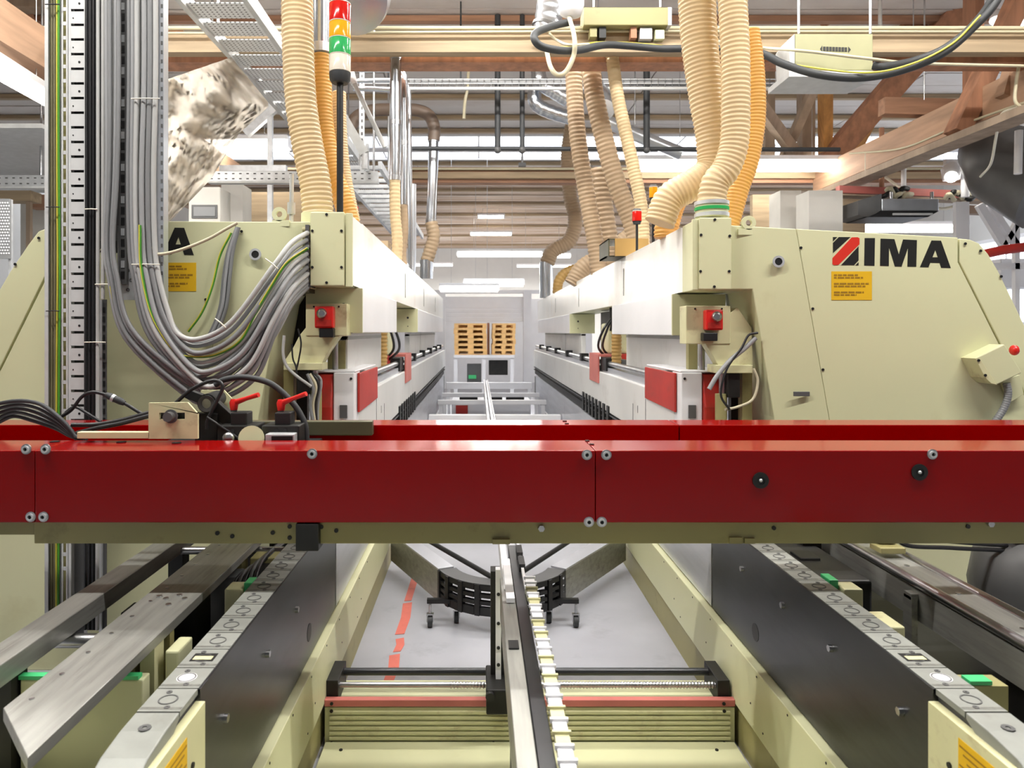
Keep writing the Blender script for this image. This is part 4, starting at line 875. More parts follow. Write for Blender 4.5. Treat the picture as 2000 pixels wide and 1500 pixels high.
# dark slotted rail and its foot plate between the grey bundles
t = T('slotted_rail', 'dark slotted rail with a perforated foot plate between the grey bundles', 'rail', P(240, 585, Yc))
MB().pbox(232, 247, TOPY, 555, Yc+.03, .02).build('rail', 'dgrey', t)
for k in range(26): MB().pbox(236, 243, 5+k*21, 19+k*21, Yc+.0275, .003).build('slot', 'black' if k % 3 else 'zinc', t)
MB().pbox(229, 263, 440, 586, Yc+.052, .006).build('foot_plate', 'zinc', t, .001)
for k in range(7): MB().ring(P(250+(k % 2)*6, 452+k*19, Yc+.052), (0, -1, 0), .004, .0085, .002, 12).build('plate_hole', 'dgrey', t)
# aluminium angle on the right of the bundle
t = T('cable_channel', 'perforated aluminium angle at the edge of the grey cables', 'cable channel', P(312, 588, Yc))
MB().pbox(306, 312, TOPY, 586, Yc-.03, .004).build('front_leg', 'alu', t); MB().pbox(312, 319.5, TOPY, 588, Yc-.03, .05).build('side_leg', 'alu', t)
for k in range(33): MB().pbox(314, 317.5, 8+k*18, 15+k*18, Yc-.032, .003).build('slot', 'dgrey', t)
# support sheet behind all cables
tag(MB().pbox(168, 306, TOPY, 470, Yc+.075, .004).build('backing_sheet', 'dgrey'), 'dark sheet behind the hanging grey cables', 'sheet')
CG = 'grey cables sweeping into the beige box'
def sweep(lbl, x0, topx, ybot, xin, yend, r, m, dY, xb=None, grp=CG, xl=None):
    xb = xb or 385; xl = xl or x0
    pts = [(topx, TOPY, Yc+dY), (topx+2, 120, Yc+dY), (x0, 330, Yc+dY), (xl+2, 470, Yc+dY), (xl+10, 540, Yc+dY-.01), (xl+26+(ybot-650)*.12, 600+(ybot-650)*.45, Yc+dY-.02), (xb-28, ybot-10, Yc+dY-.03), (xb+15, ybot, Yc+dY-.03),
           (xb+78, ybot-34-(ybot-650)*.06, Yc+dY-.03), (xin-64, yend+62+(ybot-650)*.28, Yc+dY), (xin-30, yend+20+(ybot-650)*.14, Yc+.1+dY), (xin+6, yend, Ym+.02)]
    cable('grey_cable', pspl(pts, Yc, 9), r, m, lbl, 'cable', grp, 9)
T9 = [('thick inner', 300, 302, 662), ('second inner', 294, 297, 674), ('third inner', 289, 291, 688), ('fourth', 283, 287, 706), ('fifth', 277, 280, 724), ('sixth', 271, 273, 738), ('seventh', 265, 266, 752), ('eighth', 258, 258, 764), ('lowest', 251, 251, 776)]
for k, (nm, x0, tx, yb) in enumerate(T9):
    sweep('%s grey cable of the loop, counted from the innermost' % nm, x0, tx, yb, 600, 452+k*13, (.0125, .0105, .0125, .010, .0125, .0115, .0125, .0105, .0115)[k], ('cgrey2', 'cgrey', 'cgrey3')[k % 3], (-.045, -.02, -.05, -.03, -.055, -.02, -.05, -.035, -.02)[k], 375+k*6)
for k, (nm, x0, tx, yb) in enumerate([('second rear', 297, 299, 668), ('third rear', 280, 284, 714), ('fourth rear', 262, 262, 758)]):
    sweep('%s grey cable tucked behind the main loop' % nm, x0, tx, yb, 600, 466+k*30, .0105, 'cgrey3', .02, 385+k*8)
E5 = [('outermost', 206, 207, 782), ('second outer', 211, 213, 770), ('third outer', 217, 219, 758), ('fourth outer', 223, 225, 748), ('fifth outer', 229, 230, 736)]
for k, (nm, x0, tx, yb) in enumerate(E5):
    sweep('%s grey cable swinging wide below the others' % nm, x0+(4-k)*1.0, tx, yb, 600, 556-k*6, (.0115, .0105, .0125, .010, .011)[k], ('cgrey', 'cgrey3', 'cgrey2')[k % 3], (.0, -.02, .015, -.01, -.03)[k], 392-k*4, 'grey cables swinging wide under the loop', 203+k*4)
# green-yellow earth wires in the loop
def stripe(lbl, pts, Y, r):
    t = T('earth_wire', lbl, 'wire', P(*pts[0][:2], Y)); q = pspl(pts, Y, 9)
    MB().tube(q, r, 8).build('sheath', 'cgreen', t); MB().tube([p+Vector((-.0035, -.0035, .002)) for p in q], r*.62, 6).build('stripe', 'cyellow', t)
stripe('green and yellow earth wire looping with the grey cables', [(274, 440), (276, 520), (292, 600), (315, 650), (345, 688), (380, 697), (425, 692), (470, 665), (500, 610), (530, 560), (560, 515), (602, 485)], Yc-.075, .0055)
stripe('short green and yellow wire dropping behind the left bundle', [(217, 560), (226, 600), (240, 630), (258, 645)], Yc-.02, .005)
stripe('green and yellow wire beside the dark slanting bundle', [(452, 455), (430, 500), (415, 560), (395, 610), (368, 648)], Ym-.03, .005)
for k in range(4): cable('slanting_cable', pspl([(463+k*1.2, 444), (446+k*3, 490), (437+k*4, 540), (430+k*4, 600), (412+k*4, 648), (396+k*4, 668)], Ym-.02-.012*(k % 2)), .0095, ('cgrey3', 'cgrey', 'rubber', 'cgrey3')[k], 'dark cable of the slanting bundle below the crease', 'cable', 'slanting bundle cables')
cable('cream_cable', pspl([(305, 475), (297, 488), (304, 496), (330, 494), (370, 482), (410, 465), (440, 448), (464, 435)], Yc-.045), .0075, 'ccream', 'single cream cable crossing the black letter', 'cable')
# zip ties
for k, (x0, x1, y) in enumerate([(257, 312, 516), (186, 216, 555), (166, 190, 408), (256, 312, 192), (165, 206, 668), (90, 116, 404), (90, 116, 607), (88, 116, 8)]):
    dark = k > 4
    b = MB().tube([P(x0, y+.5, Yc-.07 if k in (0, 3) else Yc-.015), P((x0+x1)/2, y, Yc-.078 if k in (0, 3) else Yc-.018), P(x1, y+.5, Yc-.07 if k in (0, 3) else Yc-.015)], .0028, 6)
    tag(b.build('zip_tie', 'cblack' if dark else 'whiteink'), ('white tie round the grey bundle, level with the yellow label', 'white tie joining conduit pipe and left bundle', 'white tie at the black bundle, upper one', 'white tie round the grey bundle, high above the letter', 'white tie at the black bundle, lower one', 'black tie round the olive wires, middle one', 'black tie round the olive wires, lowest one', 'black tie round the olive wires, topmost one')[k], 'cable tie', 'cable ties')
for k, (a, b_) in enumerate([((420, 622), (441, 640)), ((518, 505), (543, 525))]):
    tag(MB().tube([P(*a, Yc-.1), P((a[0]+b_[0])/2, (a[1]+b_[1])/2-1, Yc-.11), P(*b_, Yc-.1)], .003, 6).build('zip_tie', 'whiteink'), ('white tie round the lower bend of the loop', 'white tie round the rising end of the loop')[k], 'cable tie', 'cable ties')

# ================================================================== RIBBED HOSES
def hose(lbl, pts, Y, rpx, m, pitch=.024, n=20, amp=.1, grp=None, rpx2=None):
    r = rpx*Y/F; r2 = (rpx2 or rpx)*Y/F
    return tag(ribbed(MB(), pspl(pts, Y, 14), (r, r2), pitch, n, amp).build('ribbed_hose', m), lbl, 'hose', grp)
Yh = 3.78
hose('thick cream hose beside the signal tower, bending onto the left box', [(580, -260), (580, -60), (582, 90), (588, 200), (602, 290), (616, 360), (622, 432)], Yh, 31, 'hose')
t = T('amber_hose', 'amber hose behind the thick cream one, with metal collar on top', 'hose', P(685, 430, 4.0))
ribbed(MB(), pspl([(628, 108), (629, 180), (633, 250), (648, 330), (668, 385), (684, 440)], 4.0, 14), 20*4/F, .02, 18).build('body', 'hoseo', t)
MB().tube([P(628, -200, 4.0), P(628, 110, 4.0)], 15*4/F, 18).build('feed_pipe', 'chrome', t); MB().ring(P(628, 105, 4.0), (0, 0, 1), .04, .06, .05).build('collar', 'zinc', t)
hose('narrow cream hose right behind the signal tower pole', [(662, 180), (664, 260), (672, 340), (690, 432)], 4.1, 14, 'hose', .016)
hose('broad cream hose dropping from above at the right', [(1356, -260), (1360, -40), (1366, 80), (1380, 190), (1392, 270), (1390, 330), (1350, 362), (1308, 388), (1288, 436)], 3.95, 40, 'hose', grp=None, rpx2=30)
hose('cream hose bending down to the clamped metal stub', [(1428, -260), (1430, -30), (1436, 100), (1437, 200), (1434, 280), (1418, 330), (1398, 356), (1391, 384), (1390, 402)], 3.72, 28, 'hose')
hose('amber hose peeping out behind the two big cream hoses', [(1462, 60), (1472, 140), (1474, 230), (1462, 310), (1442, 370), (1424, 436), (1416, 460)], 4.15, 21, 'hoseo', .02)
hose('short amber hose elbow lying on the right beam', [(1372, 350), (1345, 366), (1318, 392), (1303, 440), (1301, 466)], 4.3, 24, 'hoseo', .02)
t = T('hose_stub', 'clamped metal hose stub with green clear band on the right box', 'hose stub', P(1390, 426, 3.72))
MB().cyl(P(1390, 426, 3.72), P(1390, 396, 3.72), 31*3.72/F, 24).build('stub', 'beige', t)
for y, m_, h_ in ((398, 'zinc', 7), (409, 'lgrn', 6), (421, 'zinc', 7)): MB().tube([P(1390, y+h_/2, 3.72), P(1390, y-h_/2, 3.72)], 33*3.72/F, 24).build('clamp_band', m_, t)
t = T('hose_stub', 'short metal collar where the thick cream hose meets the left box', 'hose stub', P(622, 434, Yh))
MB().cyl(P(622, 440, Yh), P(622, 418, Yh), 33*Yh/F, 24).build('collar', 'beige', t)
HB = 'tan hoses above the right beam'
hose('tan hose dropping straight down behind the looped black cable', [(1120, 80), (1122, 180), (1130, 280), (1146, 380), (1162, 470), (1170, 536)], 7.0, 17, 'hoseb', .04, 14, grp=HB)
hose('tan hose slanting right, smooth, between two others', [(1150, 80), (1160, 180), (1182, 280), (1205, 360), (1238, 448), (1250, 530)], 6.6, 19, 'hoseb', .04, 14, grp=HB)
hose('tan hose with clear ribs ending beside the red beacon', [(1192, 80), (1205, 180), (1222, 260), (1240, 340), (1252, 400), (1256, 450), (1258, 522)], 6.2, 13, 'hose', .03, 14, grp=HB)
hose('tan hose that elbows left onto the far metal stub', [(1122, 225), (1110, 300), (1114, 380), (1124, 430), (1112, 470), (1080, 490), (1068, 515)], 12, 15, 'hoseb', .05, 14, grp=HB)
hose('wide tan hose hanging behind the slanting one', [(1172, 330), (1176, 400), (1186, 470), (1192, 544)], 7.4, 22, 'hoseb', .05, 14, grp=HB)
hose('small tan hose bend lying on the right beam', [(1150, 520), (1110, 530), (1092, 548), (1088, 574)], 10.5, 10, 'hoset', .05, 12, grp=HB)
hose('tan hose bulging along the top of the right beam', [(1262, 440), (1220, 470), (1180, 500), (1140, 522), (1118, 556)], 8.2, 18, 'hoseb', .04, 14, grp=HB)
tag(MB().tube([P(1067, 512, 12), P(1067, 582, 12)], 13*12/F, 18).build('metal_stub', 'chrome'), 'shiny metal stub below the elbowed tan hose', 'pipe')
# ================================================================== SIGNAL TOWERS
def tower(lbl, x, tiers, ybase, ypole, rpx, Y, polew):
    t = T('signal_tower', lbl, 'signal light', P(x, ypole, Y)); r = rpx*Y/F
    for m_, y0, y1 in tiers:
        le = MB().tube([P(x, y1, Y), P(x, y0+1, Y), P(x, y0, Y)], [r, r, r*.96], 22).build('lens', m_, t)
        MB().tube([P(x, y0+.3, Y), P(x, y0-1.2, Y)], r*1.02, 22).build('seam_ring', 'lwht', le)
    yb = tiers[-1][2]; MB().tube([P(x, tiers[0][1]-1, Y), P(x, tiers[0][1]-5, Y)], [r*.98, r*.8], 20).build('cap', 'dgrey', t)
    MB().tube([P(x, ybase, Y), P(x, ybase-6, Y), P(x, yb+1, Y)], [r*.75, r*.95, r*1.0], 22).build('base', 'rubber', t)
    MB().cyl(P(x, ypole, Y), P(x, ybase, Y), polew*Y/F, 14).build('pole', 'black', t)
tower('tall signal tower with red, amber, green and clear lenses', 664, [('lred', 9, 44), ('lamb', 46, 76), ('lgrn', 78, 108), ('lwht', 110, 142)], 163, 418, 21, 3.74, 6.5)
tower('small red beacon on a short pole beside the tan hoses', 1244, [('lred', 413, 432)], 438, 496, 9, 5.2, 2.5)
tower('small amber beacon above the right beam', 1276, [('lamb', 366, 386)], 394, 475, 8, 4.6, 3)
tag(MB().tube([P(692, 462, 4.4), P(692, 416, 4.4), P(692, 415, 4.4), P(692, 404, 4.4), P(692, 402, 4.4)], [.01, .01, .025, .025, .01], 14).build('red_beacon', 'lred'), 'tiny red beacon behind the left box', 'signal light')
t = T('vent_pipe', 'thin grey vent pipe with cap beside the left lifting eye', 'pipe', P(569, 432, 3.9))
MB().cyl(P(569, 432, 3.9), P(570, 340, 3.9), .012, 10).build('pipe', 'zinc', t); MB().cyl(P(569, 418, 3.9), P(569, 396, 3.9), .022, 12).build('sleeve', 'zinc', t)
# ================================================================== CEILING CABLE TRAY (left)
t = T('ceiling_cable_tray', 'wide overhead cable tray of pale perforated plates beside the plastic sheet', 'cable tray', (-1.76, 6, 3.9))
pm = mat('perforated_sheet', (226, 227, 228), .5, .2, var=.05, scale=10)
nt = pm.node_tree; vo = nt.nodes.new('ShaderNodeTexVoronoi'); vo.voronoi_dimensions = '2D'; vo.inputs['Scale'].default_value = 30; vo.inputs['Randomness'].default_value = 0
gt = nt.nodes.new('ShaderNodeMath'); gt.operation = 'GREATER_THAN'; gt.inputs[1].default_value = .22
bs = nt.nodes['Principled BSDF']; src = bs.inputs['Base Color'].links[0].from_socket
mx = nt.nodes.new('ShaderNodeMix'); mx.data_type = 'RGBA'; mx.inputs[6].default_value = (.12, .12, .12, 1)
tcn = nt.nodes.new('ShaderNodeTexCoord'); nt.links.new(tcn.outputs['Object'], vo.inputs['Vector'])
nt.links.new(vo.outputs['Distance'], gt.inputs[0]); nt.links.new(gt.outputs[0], mx.inputs[0]); nt.links.new(src, mx.inputs[7]); nt.links.new(mx.outputs[2], bs.inputs['Base Color'])
M['perf'] = pm
for x in (-1.98, -1.54): MB().box(x-.02, x+.02, 4.0, 12, 3.88, 3.98).build('side_rail', 'zincl', t)
for k in range(26): MB().box(-1.96, -1.56, 4.2+k*.3, 4.2+k*.3+.235, 3.90, 3.906).build('tray_plate', 'perf', t)
for y in (5.5, 8.5, 11): MB().cyl((-2.0, y, 3.9), (-2.0, y, CEIL), .012, 8).build('hanger', 'steel', t)
t = T('ladder_tray', 'grey cable ladder climbing away behind the silver pipes', 'cable tray', P(720, 400, 8))
for x in (-1.50, -1.02): MB().bar((x, 7.4, 3.42), (x, 13, 3.42), .04, .08).build('side_rail', 'zinc', t)
for k in range(17): MB().box(-1.49, -1.03, 7.5+k*.32, 7.56+k*.32, 3.40, 3.44).build('rung', 'zinc', t)
for y in (7.6, 10): MB().cyl((-1.26, y, 3.46), (-1.26, y, CEIL), .012, 8).build('hanger', 'steel', t)
# transverse perforated struts
def strut(lbl, x0, x1, py, Y, h, holes=True):
    t = T('perforated_strut', lbl, 'strut', P((x0+x1)/2, py+h, Y))
    MB().pbox(x0, x1, py, py+h, Y, .06).build('channel', 'zinc', t, .003); MB().pbox(x0, x1, py+h, py+h+3, Y-.02, .1).build('flange', 'zincl', t)
    n = int((x1-x0)/14)
    for k in range(n):
        for f in (.25, .75): MB().pbox(x0+6+k*14, x0+11+k*14, py+h*f-1.2, py+h*f+1.2, Y-.001, .002).build('hole', 'dgrey', t)
    for x in (x0+8, x1-8): MB().cyl(P(x, py, Y+.03), (P(x, py, Y).x, Y+.03, CEIL), .012, 8).build('hanger', 'steel', t)
strut('perforated steel strut crossing behind the cream hoses at the left', 405, 738, 334, 7.2, 20)
strut('perforated steel strut at the far left below the lamp', -80, 88, 342, 7.0, 22)
t = T('hanger_post', 'slotted upright post hanging from the ceiling behind the tower', 'post', P(712, 330, 7.2))
MB().pbox(703, 711, 100, 334, 7.2, .04).build('post', 'zinc', t); MB().pbox(714, 720, 280, 334, 7.15, .04).build('post', 'zinc', t)
for k in range(18): MB().pbox(705.5, 708.5, 108+k*12.5, 114+k*12.5, 7.198, .003).build('slot', 'dgrey', t)
MB().cyl(P(707, 100, 7.22), (P(707, 0, 7.22).x, 7.22, CEIL), .015, 8).build('hanger', 'steel', t)
t = T('diagonal_brace', 'pale diagonal tube brace behind the signal tower', 'brace', P(750, 290, 6.6))
MB().tube([P(690, 160, 6.6), P(752, 288, 6.6)], .022, 12).build('tube', 'zincl', t); MB().tube([P(680, 135, 6.6), P(692, 164, 6.6)], [.05, .03], 12).build('end_fitting', 'whitec', t)
t = T('diagonal_brace', 'second pale brace lower behind the signal tower', 'brace', P(710, 300, 7.0))
MB().bar(P(668, 225, 7.0), P(712, 300, 7.0), .09, .05, (0, 1, 0)).build('tube', 'zincl', t); MB().cyl(P(712, 300, 7), P(712, 330, 7), .03, 8).build('foot', 'zinc', t)
# horizontal pipe, cable ladder line and hanger rods
def rods(t, lst):
    for x, y0, y1, Y, r in lst: MB().cyl(P(x, y1, Y), (P(x, y0, Y).x, Y, CEIL if y0 < -50 else P(x, y0, Y).z), r, 8).build('hanger', 'rubber', t)
t = T('water_pipe', 'thin dark pipe hung crosswise in front of the bright skylight', 'pipe', P(1000, 292, 8.6))
MB().cyl(P(800, 290, 8.6), P(1640, 292, 8.6), .026, 10).build('pipe', 'rubber', t)
rods(t, [(972, -99, 290, 8.6, .035), (1020, -99, 292, 8.6, .03), (1263, -99, 292, 8.6, .04)])
for x in (972, 1020, 1263): MB().ball(P(x, 293, 8.6), .045, 10).build('clamp', 'dgrey', t)
MB().tube(spl([P(1020, 300, 8.6), P(1020, 318, 8.6)], 4), .012, 6).build('hook_rod', 'dgrey', t); MB().box(P(1013, 0, 8.6).x, P(1027, 0, 8.6).x, 8.58, 8.64, PZ(325, 8.6), PZ(318, 8.6)).build('hook', 'black', t)
t = T('wire_basket_tray', 'wire basket cable tray hung crosswise under the ceiling', 'cable tray', P(1000, 172, 8.2))
for dy, r in ((155, .008), (163, .008), (173, .02)): MB().cyl(P(690, dy, 8.2), P(1640, dy, 8.2), r, 6).build('long_wire', 'zinc' if dy < 170 else 'zincl', t)
for k in range(62): MB().cyl(P(796+k*13.6, 154, 8.2), P(796+k*13.6, 174, 8.2), .008, 5).build('cross_wire', 'dgrey', t)
rods(t, [(900, -99, 158, 8.25, .01), (1450, -99, 158, 8.25, .01)])
cable('lying_cable', pspl([(800, 160), (900, 158), (1000, 161), (1150, 160), (1330, 163), (1600, 165)], 8.23), .03, 'cgrey3', 'dark cable lying in the wire basket tray')
# ================================================================== SILVER PIPES AND DUCTS
def pipe(name, lbl, pts, Y, rpx, m='chrome', n=18, bands=(), grp=None, res=6, hang=False):
    q = pspl(pts, Y, res) if len(pts) > 2 else [P(*p[:2], Y) for p in pts]
    t = T(name, lbl, 'pipe', q[-1], grp); r = rpx*Y/F
    if hang: MB().cyl(q[len(q)//2], (q[len(q)//2].x, q[len(q)//2].y, CEIL), .008, 6).build('hanger', 'steel', t)
    MB().tube(q, r, n).build('pipe', m, t)
    for (x, y, horiz) in bands:
        d = Vector((.02, 0, 0)) if horiz else Vector((0, 0, .02)); c = P(x, y, Y); MB().tube([c-d, c+d], r*1.08, n).build('band', 'steel', t)
    return t
pipe('silver_pipe', 'tall straight silver pipe with band, nearest the signal tower', [(773, 98), (772, 200), (771, 352)], 6.2, 11, bands=[(773, 112, 0), (772, 240, 0), (771, 348, 0)])
hose('ribbed hose below the tall silver pipe', [(771, 350), (772, 420), (776, 470), (774, 530)], 6.2, 11, 'hose', .035, 14)
pipe('silver_pipe', 'slimmer silver pipe with bent top beside the tall one', [(700, 134), (760, 134), (782, 142), (789, 165), (790, 280), (790, 400)], 6.6, 7.5, bands=[(790, 280, 0)])
pipe('silver_pipe', 'third silver pipe of the trio, thinnest', [(690, 158), (775, 158), (796, 172), (799, 210), (800, 300), (802, 536)], 7.0, 4.5, bands=[(799, 230, 0)])
pipe('silver_pipe', 'lower horizontal silver pipe joining the trio', [(690, 173), (730, 174), (762, 176)], 6.8, 5, hang=True)
hose('slim tan hose falling beside the ribbed one at the left beam', [(788, 400), (790, 450), (786, 500), (792, 540)], 6.6, 8, 'hoseb', .04, 12)
pipe('silver_pipe', 'plain grey pipe reaching the left beam from the tie beam', [(806, 360), (806, 480), (804, 540)], 8.0, 7, 'alu')
pipe('brown_duct', 'dark brown arched duct turning down beside the skylight', [(684, 262), (694, 232), (722, 217), (760, 214), (812, 215), (838, 226), (848, 250), (847, 275)], 8.9, 12, 'brown')
pipe('silver_pipe', 'silver pipe below the brown arched duct', [(847, 272), (846, 330), (842, 436)], 8.9, 10, bands=[(847, 274, 0), (842, 432, 0)])
hose('tan hose bulging below the far silver pipe', [(842, 434), (847, 462), (840, 490), (833, 512)], 8.9, 13, 'hoseb', .05, 14)
pipe('silver_pipe', 'short silver stub under the bulging tan hose', [(833, 508), (833, 545)], 8.9, 13)
pipe('silver_duct', 'big round silver duct hanging above the amber hose', [(705, -120, 5.6), (706, -60, 5.6), (706, -18, 5.6), (700, -5, 5.3), (690, -2, 4.9)], 5.6, 58, n=28)
# flexible foil ducts on the right of centre
t = T('foil_duct', 'crinkled foil duct with glowing end at the top, above the looped cable', 'duct', P(1075, 80, 6.8))
ribbed(MB(), pspl([(1080, -124), (1078, -40), (1072, 30), (1062, 84)], 6.8, 10), 27*6.8/F, .09, 22, .06).build('duct', 'chrome', t)
MB().tube([P(1068, 50, 6.8), P(1066, 56, 6.8)], 28.5*6.8/F, 22).build('band', 'dgrey', t)
tag(MB().tube([P(1116, -40, 5.6), P(1116, 10, 5.6), P(1114, 28, 5.6), P(1113, 34, 5.6)], [.10, .1, .085, .02], 20).build('frosted_lamp', 'whitec'), 'white rounded lamp bowl beside the foil duct', 'lamp')
t = T('foil_duct', 'bent foil duct below the tie beam, behind the tan hoses', 'duct', P(1100, 215, 9))
ribbed(MB(), pspl([(1052, 128), (1052, 150), (1060, 165), (1085, 180), (1110, 195)], 9.0, 10), 15*9/F, .1, 18, .06).build('duct', 'chrome', t)
ribbed(MB(), pspl([(1046, 168), (1044, 195), (1056, 210), (1085, 222), (1120, 232)], 9.2, 10), 14*9.2/F, .1, 18, .06).build('duct', 'chrome', t)
for x in (1052, 1085): MB().cyl(P(x, 150, 9.0), (P(x, 0, 9.0).x, 9.0, CEIL), .008, 6).build('hanger', 'steel', t)
pipe('silver_duct', 'shiny duct end between two tan hoses', [(1150, 130, 8.6), (1160, 170, 8.4), (1176, 195, 8.0), (1178, 215, 7.8)], 8, 22, n=22, hang=True)
pipe('silver_duct', 'pale duct slanting down to the right behind the tan hoses', [(1180, 235), (1240, 262), (1330, 300)], 9.4, 13, 'alu', hang=True)
# ================================================================== BOXES AND CABLES AT THE UPPER RIGHT
t = T('electrical_box', 'olive green electrical box with a row of black print, hung from the timber', 'electrical box', P(1625, 140, 5.5))
MB().pbox(1553, 1705, 66, 138, 5.5, .3).build('case', 'obox', t, .006); MB().pbox(1541, 1707, 138, 150, 5.45, .4).build('tray_plate', 'zincl', t, .003)
MB().ext([P(1541, 82, 5.5), P(1552, 66, 5.5), P(1552, 138, 5.5), P(1543, 138, 5.5)], (0, .25, 0)).build('side_cover', 'zincl', t)
b = MB(); b.pix([(1602, 95), (1606, 89), (1606, 101)], 5.497, .003); b.pix([(1662, 97), (1657, 91), (1657, 103)], 5.497, .003)
for k in range(8): b.pbox(1608+k*6, 1612.5+k*6, 91+k*.2, 99.5+k*.2, 5.497, .003)
b.build('print_row', 'ink', t)
for x in (1560, 1700): MB().cyl(P(x, 66, 5.6), (P(x, 0, 5.6).x, 5.6, CEIL), .01, 8).build('hanger', 'steel', t)
t = T('ballast_box', 'long pale box under the ceiling beside the foil duct', 'electrical box', P(1220, 50, 5.9))
MB().pbox(1140, 1306, 14, 49, 5.85, .2).build('case', 'beiged', t, .006); MB().pbox(1305, 1312, 14, 49, 5.84, .22).build('end_cap', 'zincl', t)
for k, (x0, x1, y0, y1, m_) in enumerate([(1152, 1166, 54, 72, 'beiged'), (1170, 1184, 52, 74, 'black'), (1232, 1244, 52, 74, 'woodz'), (1250, 1274, 54, 76, 'zincl'), (1280, 1298, 58, 76, 'beige')]): MB().pbox(x0, x1, y0, y1, 5.88, .08).build('terminal', m_, t, .003)
for x in (1160, 1290): MB().cyl(P(x, 14, 5.95), (P(x, 0, 5.95).x, 5.95, CEIL), .01, 8).build('hanger', 'steel', t)
cable('thick_cable', pspl([(1110, 44, 5.6), (1082, 50, 5.5), (1050, 62, 5.3), (1043, 74, 5.2), (1056, 90, 5.2), (1090, 98, 5.25), (1130, 98, 5.4), (1180, 88, 5.6), (1230, 90, 5.7), (1290, 95, 5.7), (1350, 95, 5.6), (1470, 100, 5.4), (1530, 125, 5.3), (1600, 146, 5.2), (1680, 152, 5.2), (1760, 138, 5.15), (1840, 105, 5.1), (1900, 55, 5.05), (1950, -5, 5), (1990, -120, 5)], 5.3, 10), .028, 'rubber', 'thick black cable looping from the foil duct and sagging under the electrical box', n=12)
cable('thick_cable', pspl([(1705, 128, 5.45), (1730, 130, 5.4), (1790, 118, 5.2), (1850, 92, 5.12), (1905, 45, 5.1), (1945, -15, 5), (1980, -120, 5)], 5.3, 10), .03, 'rubber', 'thick black cable rising from the electrical box to the upper right', n=12)
cable('yellow_wire', pspl([(1040, 84, 5.9), (1100, 92, 5.85), (1180, 82, 5.8), (1300, 90, 5.7), (1480, 110, 5.4), (1560, 128, 5.3), (1690, 142, 5.16), (1780, 125, 5.1), (1860, 85, 5.06), (1915, 30, 5)], 5.3, 8), .007, 'cyellow', 'thin yellow-green wire taped along the thick black cable')
cable('pale_wire', pspl([(1330, 70, 5.9), (1480, 92, 5.75), (1540, 97, 5.42), (1600, 103, 5.38), (1700, 115, 5.38), (1800, 124, 5.6), (2060, 130, 5.9)], 5.5, 8), .012, 'ccream', 'pale wire stretched across the front of the electrical box')
cable('lamp_flex', pspl([(1112, 34, 5.6), (1122, 75, 5.3), (1120, 110, 5.3), (1105, 140, 5.3), (1088, 146, 5.3), (1075, 130, 5.35), (1068, 100, 5.5)], 5.3, 8), .018, 'ccream', 'white cord drooping in a loop below the lamp bowl')
cable('lamp_flex', pspl([(1072, 65, 5.6), (1090, 80, 5.6), (1112, 88, 5.4), (1150, 86, 5.6)], 5.5, 8), .01, 'ccream', 'short white cord inside the black cable loop')
cable('hanging_cord', pspl([(912, -60), (915, 140), (908, 200), (906, 232)], 9.0, 6), .02, 'ccream', 'short knotted cream cord hanging from a purlin')
cable('lamp_flex', pspl([(1676, 313, 9.4), (1720, 340, 9.2), (1762, 370, 9.0), (1800, 395, 9.0), (1840, 408, 8.9), (1880, 395, 8.8), (1896, 375, 8.8)], 9, 8), .018, 'whiteink', 'white cord sagging from the lamp end to the red rail')
cable('lamp_flex', pspl([(2020, 205, 6.4), (1980, 212, 6.4), (1955, 225, 6.5), (1945, 270, 6.7), (1935, 320, 7.0), (1915, 345, 7.4)], 6.5, 8), .012, 'whiteink', 'white cord hanging from the right timber beside the grey cone')
cable('lamp_flex', pspl([(1660, 300, 9.0), (1760, 290, 8.2), (1850, 255, 7.4), (1930, 225, 6.7), (2030, 190, 6.2)], 7, 8), .012, 'ccream', 'cream cord stapled along the right timber')
cable('lamp_flex', pspl([(1990, 130, 6.2), (1985, 160, 6.2), (1984, 200, 6.2), (2010, 215, 6.2)], 6.2, 8), .014, 'ccream', 'cream cord curling at the edge by the right timber')
for k, (x, y0, y1, r) in enumerate([(1719, 30, 120, .02), (1806, -50, 130, .006), (1784, -50, 100, .006), (1805, 130, 195, .006)]):
    tag(MB().cyl(P(x, y1, 7.6), (P(x, 0, 7.6).x, 7.6, CEIL), r, 8).build('hanger_rod', 'zincl' if k == 0 else 'steel'), ('stout pale hanger rod beside the electrical box', 'thin hanger wire in front of the big slanting timber', 'thin hanger wire left of it at the short post', 'thin hanger wire reaching the level timber')[k], 'rod')
# red pull ball, red rail, unit heater, cone and lamp reflector at the right
t = T('pull_ball', 'shiny red ball hanging at the end of the right lamp', 'ball', P(1690, 345, 8.9))
MB().ball(P(1690, 345, 8.9), 9.5*8.9/F, 16).build('ball', 'redpl', t); MB().cyl(P(1690, 338, 8.9), P(1690, 300, 8.9), .006, 6).build('cord', 'whiteink', t)
t = T('red_rail', 'faded red steel rail crossing above the unit heater', 'rail', P(1800, 385, 8.8))
MB().ext([P(1640, 362, 8.8), P(2080, 380, 8.8), P(2080, 394, 8.8), P(1640, 376, 8.8)], (0, .1, 0)).build('web', 'pinkp', t); MB().ext([P(1640, 378, 8.75), P(2080, 396, 8.75), P(2080, 400, 8.75), P(1640, 381, 8.75)], (0, .2, 0)).build('flange', 'woodgr', t)
for x in (1722, 1765, 1885): MB().cyl(P(x, 376, 8.85), P(x, 250, 8.85), .03, 8).build('hanger', 'whitec' if x > 1750 else 'woodz', t)
tag(MB().ext([P(1880, 400, 9.2), P(2080, 412, 9.2), P(2080, 424, 9.2), P(1880, 416, 9.2)], (0, .12, 0)).build('brown_rail', 'woodgr'), 'brown rail running below the faded red rail', 'rail')
